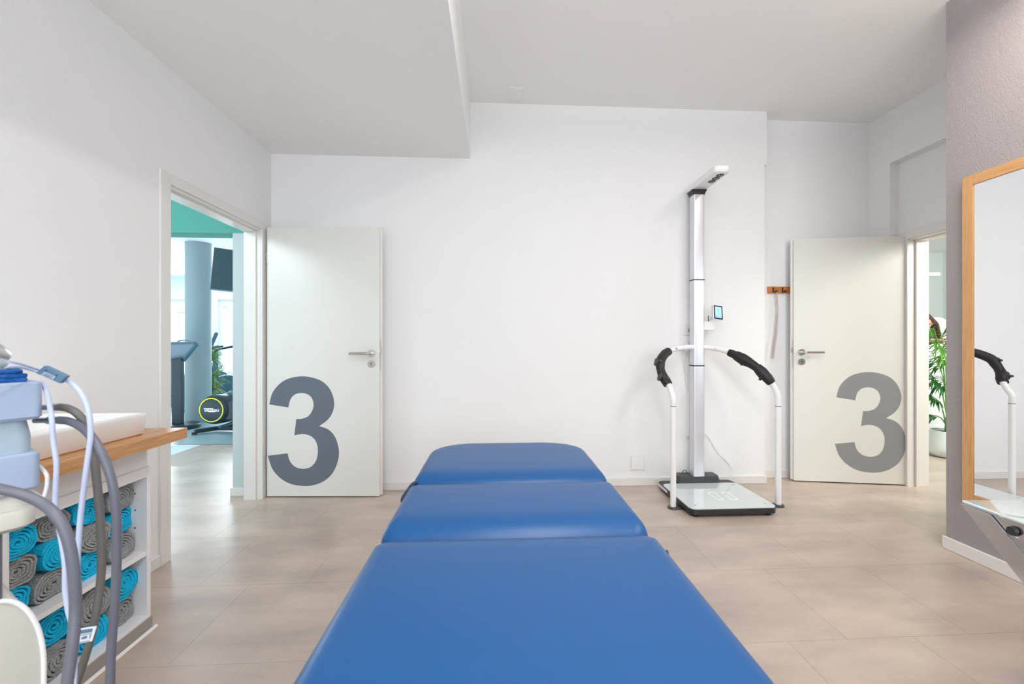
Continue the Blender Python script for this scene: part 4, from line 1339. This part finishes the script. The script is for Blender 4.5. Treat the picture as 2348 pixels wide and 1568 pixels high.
for x0_, x1_ in ((0.000, 0.005), (topw - 0.005, topw)):
    wleg = 0.060
    for far in (True, False):
        if far:
            pl = [(0.0, hl + 0.002), (0.09, hl), (0.795, 0.0), (0.68, 0.0)]
            xx = x0_
        else:
            pl = [(topl, hl + 0.002), (topl - 0.09, hl), (0.005, 0.0), (0.12, 0.0)]
            xx = x0_ + (0.011 if x0_ < 0.1 else -0.011)
        MB().prism(pl, SM @ Vector((xx, 0, 0)), e4, (0, 0, 1), e3 * 0.004).build('leg', M['chrome'], stn, bevel=0.0008)
bp_ = at(2325, 1212, 1.245)
MB().cyl(SM @ Vector((-0.006, 0.150, HT - 0.035)), SM @ Vector((0.004, 0.150, HT - 0.035)), 0.012, 0.014, n=18).build('bolt', M['black'], stn, smooth=40)

# ------------------------------------------------------------------ gym beyond the left doorway
p = at(455, 975, 6.3)
mb = MB().cyl((p.x, p.y, 0), (p.x, p.y, 2.58), 0.158, n=48)
tag(mb.build('round_column', M['column'], None, smooth=40, loc=(p.x, p.y, 0)), 'round pale grey column in the gym', 'column', kind='structure')

# console stand
kp = at(418, 976, 5.85)
kp.z = 0
t = thing('console_stand', kp, 'dark console on a post with round base, left of the round column', 'console')
MB().lathe([(0.205, 0.0), (0.21, 0.01), (0.21, 0.05), (0.202, 0.058)], kp, 48).build('base_disc', M['gymdark'], t, smooth=40)
MB().box(-0.062, 0.062, -0.03, 0.03, 0.058, 0.93, T(kp + Vector((-0.055, 0, 0)))).build('post', M['gymdark'], t, bevel=0.006)
zt0, zt1 = 0.89, 1.135
cc = [at(395 - 25, 824, 5.9), at(420, 824, 5.9), at(449, 788, 5.75), at(395 - 25, 788, 5.75)]
nrm = Vector((0, -0.8, 0.6)).normalized()
q = cc
back = [v + Vector((0, 0.05, -0.03)) for v in q]
MB().add(q + back, [(0, 1, 2, 3), (7, 6, 5, 4), (0, 4, 5, 1), (1, 5, 6, 2), (2, 6, 7, 3), (3, 7, 4, 0)]).build('screen_panel', M['gymlight'], t, bevel=0.004)
MB().tube([at(370, 787, 5.74), at(447, 786, 5.74), at(454, 793, 5.76)], 0.016, 8, smooth=False).build('panel_rim', M['gymmid'], t, smooth=40)
MB().tube([at(451, 789, 5.74), at(436, 806, 5.80), at(421, 826, 5.88)], 0.022, 8, smooth=False).build('side_rim', M['gymmid'], t, smooth=40)
MB().tube([at(375, 826, 5.87), at(421, 827, 5.87)], 0.018, 8, smooth=False).build('lower_rim', M['gymdark'], t, smooth=40)
MB().tube([at(406, 786, 5.8), at(412, 781, 5.8), at(430, 780, 5.8), at(440, 786, 5.8)], 0.010, 8).build('handle_bar', M['gymlight'], t, smooth=60)

# elliptical trainer
wc = at(484.5, 940, 5.45)
t = thing('elliptical_trainer', (wc.x, wc.y, 0), 'black elliptical trainer wheel with yellow ring, right of the round column', 'elliptical trainer')
fd_ = Vector((SA, CA, 0))
rt = Vector((fd_.y, -fd_.x, 0))
r0 = 0.192
MB().rings([[wc + fd_ * dz + (rt * math.cos(2 * math.pi * k / 48) + Vector((0, 0, 1)) * math.sin(2 * math.pi * k / 48)) * rr * 0.96 + rt * sh_ for k in range(48)]
            for rr, dz, sh_ in ((0.158, 0, 0), (0.168, 0.004, 0), (0.185, 0.02, 0.004), (r0, 0.05, 0.012), (r0, 0.18, 0.05), (0.16, 0.22, 0.06))]).build('wheel_cover', M['gymdark'], t, smooth=40)
n = 64
rings = []
for rr, dz in ((0.139, -0.0005), (0.139, -0.003), (0.152, -0.003), (0.152, -0.0005)):
    rings.append([wc + fd_ * dz + (rt * math.cos(2 * math.pi * k / n) + Vector((0, 0, 1)) * math.sin(2 * math.pi * k / n)) * rr for k in range(n)])
rings.append(rings[0])
MB().rings(rings, cap0=False, cap1=False).build('yellow_ring', M['yellow'], t)
bd = [(-0.098, 0.022), (0.02, 0.022), (0.03, 0.012), (0.098, 0.012), (0.098, -0.018), (0.055, -0.018), (0.045, -0.028), (-0.03, -0.028), (-0.04, -0.018), (-0.085, -0.018), (-0.09, 0.008)]
bd = [(x_ * 0.98, z_ * 0.95) for x_, z_ in bd]
lg = MB().prism(bd, wc - fd_ * 0.0005, rt, (0, 0, 1), -fd_ * 0.0015).build('logo_badge', M['print'], t)
cu = bpy.data.curves.new('logo_lettering', 'FONT')
cu.body = 'TECHNOGYM'
cu.size = 0.034
cu.extrude = 0.0006
cu.align_x = 'CENTER'
cu.align_y = 'CENTER'
cu.offset = 0.0006
lo = bpy.data.objects.new('logo_lettering', cu)
COL.objects.link(lo)
cu.materials.append(M['black'])
bpy.context.view_layer.update()
lme = bpy.data.meshes.new_from_object(lo)
bpy.data.objects.remove(lo)
lo = bpy.data.objects.new('logo_lettering', lme)
COL.objects.link(lo)
lo.parent = t
mm = Matrix((( rt.x, 0, -fd_.x, 0), (rt.y, 0, -fd_.y, 0), (0, 1, 0, 0), (0, 0, 0, 1)))
lo.matrix_local = T(wc - fd_ * 0.0028 - Vector((wc.x, wc.y, 0))) @ mm @ Matrix.Diagonal((0.86, 1, 1, 1))
mb = MB()
bo = wc + fd_ * 0.10
TMx = Matrix(((rt.x, fd_.x, 0, bo.x), (rt.y, fd_.y, 0, bo.y), (0, 0, 1, 0), (0, 0, 0, 1)))
mb.box(0.10, 1.0, -0.06, 0.10, 0.16, 0.40, TMx)
mb.build('drive_housing', M['gymdark'], t, bevel=0.02)
MB().tube([TMx @ Vector((0.0, 0.10, 0.40)), TMx @ Vector((0.12, 0.14, 0.44)), TMx @ Vector((0.35, 0.14, 0.36))], [0.05, 0.07, 0.04], 14).build('shroud', M['gymmid'], t, smooth=60)
a_ = at(446, 996, 5.42)
a_.z = 0.045
b_ = at(500, 983, 5.62)
b_.z = 0.05
c_ = at(600, 984, 5.60)
c_.z = 0.05
for (p0, p1) in ((a_, b_), (b_, c_)):
    d_ = (p1 - p0).normalized()
    sd_ = Vector((-d_.y, d_.x, 0))
    q = [p0 - sd_ * 0.03, p0 + sd_ * 0.03, p1 + sd_ * 0.03, p1 - sd_ * 0.03]
    MB().add([v + Vector((0, 0, -0.03)) for v in q] + [v + Vector((0, 0, 0.02)) for v in q], [(0, 3, 2, 1), (4, 5, 6, 7), (0, 1, 5, 4), (1, 2, 6, 5), (2, 3, 7, 6), (3, 0, 4, 7)]).build('base_rail', M['gymdark'], t, bevel=0.006)
MB().cyl((a_.x, a_.y, 0), (a_.x, a_.y, 0.03), 0.03, n=16).build('foot', M['black'], t)
w2 = TMx @ Vector((0.9, 0, 0))
MB().cyl((w2.x, w2.y, 0), (w2.x, w2.y, 0.2), 0.03, n=16).build('foot', M['black'], t)
MB().tube([TMx @ Vector((-0.0, 0.06, 0.05)), TMx @ Vector((0.12, 0.08, 0.09)), TMx @ Vector((0.3, 0.08, 0.20))], 0.03, 10).build('front_stay', M['gymmid'], t, smooth=60)


# television hung from the gym ceiling
c = at(527, 619, 5.85)
t = thing('television', (c.x, c.y, c.z), 'black flat television hung high in the gym beside the column', 'television')
mt = T(c) @ Matrix.Rotation(math.radians(4), 4, 'Y') @ ROT(27) @ Matrix.Rotation(math.radians(-14), 4, 'X')
B_ = MB().box(-0.198, 0.68, 0, 0.04, -0.295, 0.295, mt).build('casing', M['gymlight'], t, bevel=0.004)
MB().box(-0.190, 0.672, -0.004, 0.0, -0.287, 0.287, mt).build('screen', M['tv'], t)
brk = MB()
for i in range(6):
    zc_ = c.z - 0.08 + i * 0.035
    brk.box(c.x - 0.235, c.x - 0.20, c.y + 0.02, c.y + 0.05, zc_, zc_ + (0.022 if i < 4 else 0.035))
brk.box(c.x - 0.228, c.x - 0.212, c.y + 0.03, c.y + 0.045, c.z - 0.08, c.z + 0.15)
brk.build('wall_bracket', M['black'], t)
MB().cyl((c.x + 0.15, c.y + 0.08, c.z), (c.x + 0.15, c.y + 0.08, 2.58), 0.02, n=12).build('hanger', M['gymlight'], t)


def blade(mb, p0, d, up, L, wdt, droop, n=5):
    d = Vector(d).normalized()
    side = d.cross(Vector((0, 0, 1)))
    side = side.normalized() if side.length > 1e-4 else Vector((1, 0, 0))
    pts = []
    for i in range(n + 1):
        s_ = i / n
        c_ = Vector(p0) + d * L * s_ + Vector((0, 0, up * L * s_ - droop * L * s_ * s_))
        wd = wdt * (math.sin(math.pi * min(1, 0.12 + 0.88 * s_)) ** 0.7) if s_ < 1 else 0.0005
        pts.append((c_ - side * wd, c_ + Vector((0, 0, -wd * 0.35)), c_ + side * wd))
    vs, fs = [], []
    for a, b, c_ in pts:
        vs += [a, b, c_]
    for i in range(n):
        k = 3 * i
        fs += [(k, k + 1, k + 4, k + 3), (k + 1, k + 2, k + 5, k + 4)]
    mb.add(vs, fs)


# dracaena in the gym
dp = at(489, 960, 6.95)
dp.z = 0
t = thing('dracaena', dp, 'spiky green dracaena with three tufts behind the elliptical trainer', 'plant')
MB().lathe([(0.10, 0.0), (0.13, 0.02), (0.16, 0.30), (0.15, 0.30), (0.14, 0.27)], dp, 28).build('pot', M['pot'], t, smooth=40)
MB().cyl(dp + Vector((0, 0, 0.255)), dp + Vector((0, 0, 0.27)), 0.14, n=24).build('soil', M['soil'], t)
rn = random.Random(11)
for (px, py) in ((485, 822), (489, 862), (488, 890)):
    cpt = at(px, py, 6.7)
    MB().tube([dp + Vector((rn.uniform(-.03, .03), 0, 0.26)), dp + Vector((rn.uniform(-.05, .05), 0, 0.4)), cpt + Vector((0, 0, -0.06))], [0.014, 0.012, 0.010], 8).build('trunk', M['bark'], t, smooth=60)
    for k in range(60):
        an = rn.uniform(0, 6.28)
        el = rn.uniform(-0.1, 1.6)
        mb = MB()
        blade(mb, cpt + Vector((0, 0, rn.uniform(-.06, .02))), (math.cos(an), math.sin(an), 0), el, rn.uniform(0.17, 0.30), 0.010, rn.uniform(0.3, 1.0), 4)
        mb.build('leaf', M['leafgym'], t)


# exercise bikes further back
def bike(loc, rz, label, s_=1.0):
    t = thing('exercise_bike', loc, label, 'exercise bike', 'machines at the back of the gym')
    m = T(loc) @ ROT(rz)
    b_ = lambda *a: MB().box(*a, m)
    b_(-0.5, -0.42, -0.28, 0.28, 0, 0.07).build('base_bar', M['gymdark'], t, bevel=0.01)
    b_(0.42, 0.5, -0.28, 0.28, 0, 0.07).build('base_bar', M['gymdark'], t, bevel=0.01)
    b_(-0.45, 0.45, -0.05, 0.05, 0.03, 0.12).build('beam', M['gymmid'], t, bevel=0.01)
    MB().rings([[m @ Vector((0.18 + 0.24 * math.cos(2 * math.pi * k / 32), y_, 0.36 + 0.24 * math.sin(2 * math.pi * k / 32))) for k in range(32)] for y_ in (-0.07, 0.07)]).build('flywheel_cover', M['gymmid'], t, smooth=40)
    b_(-0.25, -0.17, -0.035, 0.035, 0.1, 0.85).build('seat_post', M['gymmid'], t, bevel=0.01)
    MB().slab(0.26, 0.20, 0.07, [(0.02, 0.02, 0.85), (0, 0, 0.88), (0.01, 0.01, 0.91), (0.04, 0.04, 0.92)], m @ T((-0.22, 0, 0)), n=5).build('saddle', M['gymdark'], t, smooth=50)
    b_(0.30, 0.38, -0.04, 0.04, 0.3, 1.05).build('front_post', M['gymmid'], t, bevel=0.01)
    MB().tube([m @ Vector((0.10, -0.25, 1.08)), m @ Vector((0.28, -0.24, 1.04)), m @ Vector((0.36, 0, 1.0)), m @ Vector((0.28, 0.24, 1.04)), m @ Vector((0.10, 0.25, 1.08))], 0.018, 10).build('handlebar', M['gymdark'], t, smooth=60)
    MB().slab(0.06, 0.34, 0.02, [(0, 0, -0.11), (0, 0, 0.10), (0.01, 0.01, 0.12)], m @ T((0.36, 0, 1.20)) @ Matrix.Rotation(math.radians(-20), 4, 'Y'), n=4).build('console', M['gymmid'], t, smooth=40)
    for sy in (-1, 1):
        MB().cyl(m @ Vector((0.12, 0.08 * sy, 0.34)), m @ Vector((0.12 + 0.14 * sy, 0.10 * sy, 0.26)), 0.012, n=8).build('crank', M['steel'], t)
        b_(0.06 + 0.14 * sy, 0.18 + 0.14 * sy, 0.14 * sy - 0.04, 0.14 * sy + 0.04, 0.24, 0.27).build('pedal', M['black'], t)
    return t


def gl_(px, z):
    v = at(px, 900, z)
    v.z = 0
    return v


bike(gl_(550, 7.5), -150, 'blue grey exercise bike behind the plant, cut off by the wall end')
bike(gl_(520, 8.75), -140, 'blue grey exercise bike by the window, between plant and wall end')
bike(gl_(418, 7.5), -20, 'dark exercise bike seen between console post and column')

# greenery and pale house outside the gym windows
rn = random.Random(3)
mbk = []
for (px, py, z, label) in ((418, 716, 13, 'pale green shrub outside the gym window left of the column'), (508, 705, 13, 'pale green shrub outside the gym window right of the column')):
    c0 = at(px, py, z)
    t = thing('shrub', (c0.x, c0.y, 0), label, 'shrub')
    MB().cyl((c0.x, c0.y, -0.1), (c0.x, c0.y, c0.z), 0.03, n=8).build('stem', M['bark'], t)
    mb = MB()
    for k in range(160):
        v = Vector((rn.gauss(0, 1), rn.gauss(0, 1), rn.gauss(0, 1))).normalized() * rn.uniform(0.3, 1)
        p_ = c0 + Vector((v.x * 0.30, v.y * 0.30, v.z * 0.22))
        blade(mb, p_, (rn.uniform(-1, 1), rn.uniform(-1, 1), 0.01), rn.uniform(-0.5, 0.8), 0.10, 0.022, 0.5, 2)
    o = mb.build('foliage', M['outleaf'], t)
    o['kind'] = 'stuff'
tag(B(-14, 0, 10.3, 18, -0.3, -0.1).build('ground', M['facade'], None), 'pale ground outside the gym windows', 'ground', kind='structure')

# ------------------------------------------------------------------ reception beyond the right doorway
DYF = 4.67
t = thing('reception_desk', (5.0, DYF + 0.3, 0), 'pale reception desk with wooden plinth seen through the right doorway', 'desk')
B(3.75, 6.2, DYF, DYF + 0.08, 0.14, 1.10).build('front_panel', M['desk'], t, bevel=0.003)
B(3.75, 6.2, DYF - 0.02, DYF + 0.32, 1.10, 1.125).build('desk_top', M['desk'], t, bevel=0.003)
B(3.80, 6.15, DYF + 0.03, DYF + 0.30, 0.0, 0.14).build('plinth', M['rail'], t)
B(3.75, 3.80, DYF + 0.08, DYF + 0.3, 0.14, 1.10).build('side_panel', M['desk'], t)
led0, led1 = atY(2100, 635, 6.54), atY(2200, 617, 6.54)
t = thing('wall_light', (4.5, 6.54, 2.2), 'thin bright light line on the back wall of the reception', 'light')
zl = atY(2145, 628, 6.50).z
B(3.7, 7.0, 6.51, 6.55, zl - 0.03, zl + 0.03).build('housing', M['white'], t)
B(3.7, 7.0, 6.500, 6.51, zl - 0.016, zl + 0.016).build('light_strip', M['led'], t)

pp = at(2173, 1045, 4.38)
pp.z = 0
pt = thing('potted_palm', pp, 'green potted kentia palm in a white planter before the reception desk', 'plant')
MB().lathe([(0.10, 0.0), (0.135, 0.008), (0.165, 0.05), (0.168, 0.10), (0.150, 0.19), (0.140, 0.262), (0.132, 0.262), (0.138, 0.22), (0.10, 0.215)], pp, 40).build('planter', M['pot'], pt, smooth=50)
MB().cyl(pp + Vector((0, 0, 0.20)), pp + Vector((0, 0, 0.235)), 0.134, n=32).build('soil', M['soil'], pt)
rn = random.Random(21)
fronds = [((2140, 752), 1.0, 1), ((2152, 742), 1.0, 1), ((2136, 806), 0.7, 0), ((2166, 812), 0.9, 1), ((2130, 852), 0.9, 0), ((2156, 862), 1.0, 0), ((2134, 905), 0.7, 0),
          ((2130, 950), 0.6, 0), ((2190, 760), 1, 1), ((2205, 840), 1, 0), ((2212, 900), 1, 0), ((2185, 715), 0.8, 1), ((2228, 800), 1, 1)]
for i, ((px, py), sc_, br) in enumerate(fronds):
    tip = at(px, py, 4.38 + rn.uniform(-0.12, 0.12))
    s0 = pp + Vector((rn.uniform(-.03, .03), rn.uniform(-.03, .03), 0.23))
    mid = Vector((s0.x * 0.45 + tip.x * 0.55 + 0.03, s0.y * 0.45 + tip.y * 0.55, s0.z * 0.35 + tip.z * 0.65 + 0.03))
    MB().tube([s0, mid, tip], [0.0075, 0.005, 0.003], 8).build('stem', M['stem'], pt, smooth=60)
    ax = (tip - mid)
    ax.z *= 0.4
    ax.normalize()
    nl = 10
    for k in range(nl):
        f_ = k / (nl - 1)
        p0 = mid.lerp(tip, 0.35 + 0.65 * f_)
        for sgn in (-1, 1):
            sidev = Vector((-ax.y, ax.x, 0)) * sgn
            d_ = (ax * (0.55 + 0.75 * f_) + sidev * (0.85 - 0.6 * f_))
            mb = MB()
            blade(mb, p0, (d_.x, d_.y, 0.0001), rn.uniform(-0.15, 0.35), 0.215 * sc_ * (0.75 + 0.35 * math.sin(math.pi * f_)), 0.0105, rn.uniform(0.35, 0.8), 5)
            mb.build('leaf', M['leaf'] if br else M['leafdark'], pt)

cc_ = at(2150, 760, 5.75)
ch = thing('office_chair', (cc_.x, cc_.y, 0), 'white high backed chair behind the person at the reception', 'chair')
MB().slab(0.46, 0.62, 0.20, [(0.03, 0.03, -0.03), (0, 0, -0.02), (0, 0, 0.02), (0.03, 0.03, 0.03)], T((cc_.x, cc_.y, 1.17)) @ Matrix.Rotation(math.radians(82), 4, 'X'), n=8).build('backrest', M['powder'], ch, smooth=50)
MB().slab(0.48, 0.46, 0.10, [(0.03, 0.03, 0.42), (0, 0, 0.45), (0, 0, 0.49), (0.03, 0.03, 0.51)], T((cc_.x, cc_.y - 0.22, 0)), n=6).build('seat', M['powder'], ch, smooth=50)
MB().tube([(cc_.x, cc_.y - 0.15, 0.44), (cc_.x, cc_.y + 0.05, 0.46), (cc_.x, cc_.y + 0.07, 0.90)], 0.02, 10).build('back_bracket', M['steel'], ch, smooth=50)
MB().cyl((cc_.x, cc_.y - 0.22, 0.08), (cc_.x, cc_.y - 0.22, 0.43), 0.025, n=14).build('gas_lift', M['steel'], ch, smooth=40)
for k in range(5):
    a_ = 2 * math.pi * k / 5
    e_ = Vector((cc_.x + 0.28 * math.cos(a_), cc_.y - 0.22 + 0.28 * math.sin(a_), 0.06))
    MB().tube([(cc_.x, cc_.y - 0.22, 0.10), e_], [0.02, 0.013], 8, smooth=False).build('leg', M['steel'], ch, smooth=40)
    MB().lathe([(0.012, 0.0), (0.025, 0.012), (0.025, 0.035), (0.012, 0.05)], (e_.x, e_.y, 0), 12).build('castor', M['black'], ch, smooth=40)

# person at the reception desk, leaning over it
hd = at(2117, 742, 5.22)
per = thing('person', (hd.x + 0.12, hd.y + 0.12, 0), 'brown haired person in blue mask and black top leaning over the reception desk', 'person')


def ell(c, rx, ry, rz_, n=20, m_=12, f=None):
    rings = []
    for i in range(m_ + 1):
        th = math.pi * i / m_
        ring = []
        for k in range(n):
            ph = 2 * math.pi * k / n
            v = Vector((math.sin(th) * math.cos(ph), math.sin(th) * math.sin(ph), math.cos(th)))
            w_ = Vector((v.x * rx, v.y * ry, v.z * rz_))
            if f:
                w_ = f(v, w_)
            if th in (0, math.pi):
                w_ = w_ + Vector((math.cos(ph), math.sin(ph), 0)) * 0.0005
            ring.append(Vector(c) + w_)
        rings.append(ring)
    return MB().rings(rings)


def headshape(v, w_):
    q = Vector(w_)
    if v.z < 0:
        q.x *= 1 - 0.30 * (-v.z)
    if v.y < -0.6 and abs(v.x) < 0.35 and -0.35 < v.z < 0.25:
        q.y -= 0.012 * (1 - abs(v.z + 0.1) / 0.4)
    return q


def skin_body(name, verts, edges, radii, material, parent, sub=2):
    me = bpy.data.meshes.new(name)
    me.from_pydata([tuple(v) for v in verts], edges, [])
    o = bpy.data.objects.new(name, me)
    COL.objects.link(o)
    me.materials.append(material)
    sk = o.modifiers.new('skin', 'SKIN')
    sk.use_smooth_shade = True
    ss = o.modifiers.new('sub', 'SUBSURF')
    ss.levels = sub
    ss.render_levels = sub
    for i, r in enumerate(radii):
        sv = me.skin_vertices[0].data[i]
        sv.radius = (r, r) if not hasattr(r, '__len__') else r
        sv.use_root = (i == 0)
    o.parent = parent
    o.location = -parent.location
    return o


hips = hd + Vector((0.10, 0.30, -0.62))
V_ = [hips, hips + Vector((-0.03, -0.10, 0.18)), hips + Vector((-0.08, -0.22, 0.38)), hd + Vector((0.03, 0.07, -0.13)), hd + Vector((0.01, 0.03, -0.05)),
      hd + Vector((-0.16, 0.13, -0.19)), hd + Vector((-0.22, 0.02, -0.40)), hd + Vector((-0.10, -0.16, -0.385)),
      hd + Vector((0.20, 0.13, -0.19)), hd + Vector((0.24, 0.02, -0.40)), hd + Vector((0.07, -0.17, -0.385)),
      hips + Vector((-0.09, 0.0, -0.06)), hips + Vector((-0.10, -0.03, -0.42)), hips + Vector((-0.10, 0.02, -0.82)),
      hips + Vector((0.09, 0.0, -0.06)), hips + Vector((0.10, -0.03, -0.42)), hips + Vector((0.10, 0.02, -0.82))]
for i in (6, 7, 9, 10):
    V_[i].z = 1.168
for i in (13, 16):
    V_[i].z = 0.06
for i in (12, 15):
    V_[i].z = 0.48
E_ = [(0, 1), (1, 2), (2, 3), (3, 4), (2, 5), (5, 6), (6, 7), (2, 8), (8, 9), (9, 10), (0, 11), (11, 12), (12, 13), (0, 14), (14, 15), (15, 16)]
R_ = [0.13, 0.12, 0.13, 0.055, 0.05, 0.055, 0.040, 0.026, 0.055, 0.040, 0.026, 0.09, 0.06, 0.045, 0.09, 0.06, 0.045]
skin_body('body', V_, E_, R_, M['shirt'], per)
for (w_, sx) in ((V_[7], 1), (V_[10], -1)):
    el = V_[6] if sx == 1 else V_[9]
    dirv = (w_ - el).normalized()
    sk = MB().tube([el.lerp(w_, 0.15), w_], [0.038, 0.027], 12)
    sk.build('forearm', M['skin'], per, smooth=60)
    pal = w_ + dirv * 0.05
    side = Vector((0, 0, 1)).cross(dirv).normalized()
    vv, ee, rr = [w_, pal], [(0, 1)], [0.024, 0.028]
    for k, (o_, ln) in enumerate(((-0.028, 0.06), (-0.010, 0.075), (0.010, 0.07), (0.028, 0.055))):
        a = pal + dirv * 0.025 + side * o_
        vv += [a, a + dirv * ln * 0.55 + Vector((0, 0, 0.004)), a + dirv * ln + Vector((0, 0, -0.006))]
        b0 = len(vv) - 3
        ee += [(1, b0), (b0, b0 + 1), (b0 + 1, b0 + 2)]
        rr += [0.010, 0.009, 0.007]
    a = w_ + dirv * 0.02 - side * 0.026 * sx
    vv += [a, a + dirv * 0.03 - side * 0.02 * sx]
    ee += [(0, len(vv) - 2), (len(vv) - 2, len(vv) - 1)]
    rr += [0.011, 0.008]
    skin_body('hand', vv, ee, rr, M['skin'], per, 1)
hm = Matrix.Rotation(math.radians(-38), 4, 'Z') @ Matrix.Rotation(math.radians(28), 4, 'X')


def xf(mb, c):
    mb.v = [tuple(Vector(c) + hm @ (Vector(v) - Vector(c))) for v in mb.v]
    return mb


head = xf(ell(hd, 0.075, 0.092, 0.112, f=headshape), hd).build('head', M['skin'], per, smooth=80)
for s_ in (-1, 1):
    xf(ell(hd + Vector((s_ * 0.028, -0.082, 0.012)), 0.011, 0.007, 0.007, 10, 6), hd).build('eye', M['print'], head, smooth=80)
    xf(ell(hd + Vector((s_ * 0.028, -0.0885, 0.012)), 0.005, 0.003, 0.005, 8, 6), hd).build('iris', M['ink'], head, smooth=80)
    xf(ell(hd + Vector((s_ * 0.075, 0.0, 0.0)), 0.010, 0.02, 0.03, 10, 6), hd).build('ear', M['skin'], head, smooth=80)
xf(ell(hd + Vector((0, -0.028, -0.052)), 0.062, 0.076, 0.050, 18, 10), hd).build('face_mask', M['mask'], head, smooth=80)


def hairf(v, w_):
    q = Vector(w_)
    if v.y < -0.2 and v.z < 0.45:
        q *= 0.80
    return q


xf(ell(hd + Vector((0, 0.012, 0.018)), 0.088, 0.102, 0.118, 24, 14, f=hairf), hd).build('hair', M['hair'], head, smooth=80)
rn = random.Random(8)
for k in range(22):
    a_ = math.radians(-20 + 220 * k / 21)
    st_ = hd + hm @ Vector((0.078 * math.cos(a_), 0.085 * math.sin(a_), 0.03))
    en = hd + Vector((0.17 + 0.10 * rn.random(), 0.04 + 0.05 * rn.random(), -0.16 - 0.06 * rn.random()))
    md_ = st_.lerp(en, 0.45) + Vector((0.02, 0.0, 0.045))
    MB().tube([hd + hm @ Vector((0.03 * math.cos(a_), 0.04 * math.sin(a_), 0.112)), st_ + Vector((0.01, 0.01, 0.02)), md_, en], [0.012, 0.020, 0.020, 0.008], 8).build('hair_strand', M['hair'], head, smooth=70)
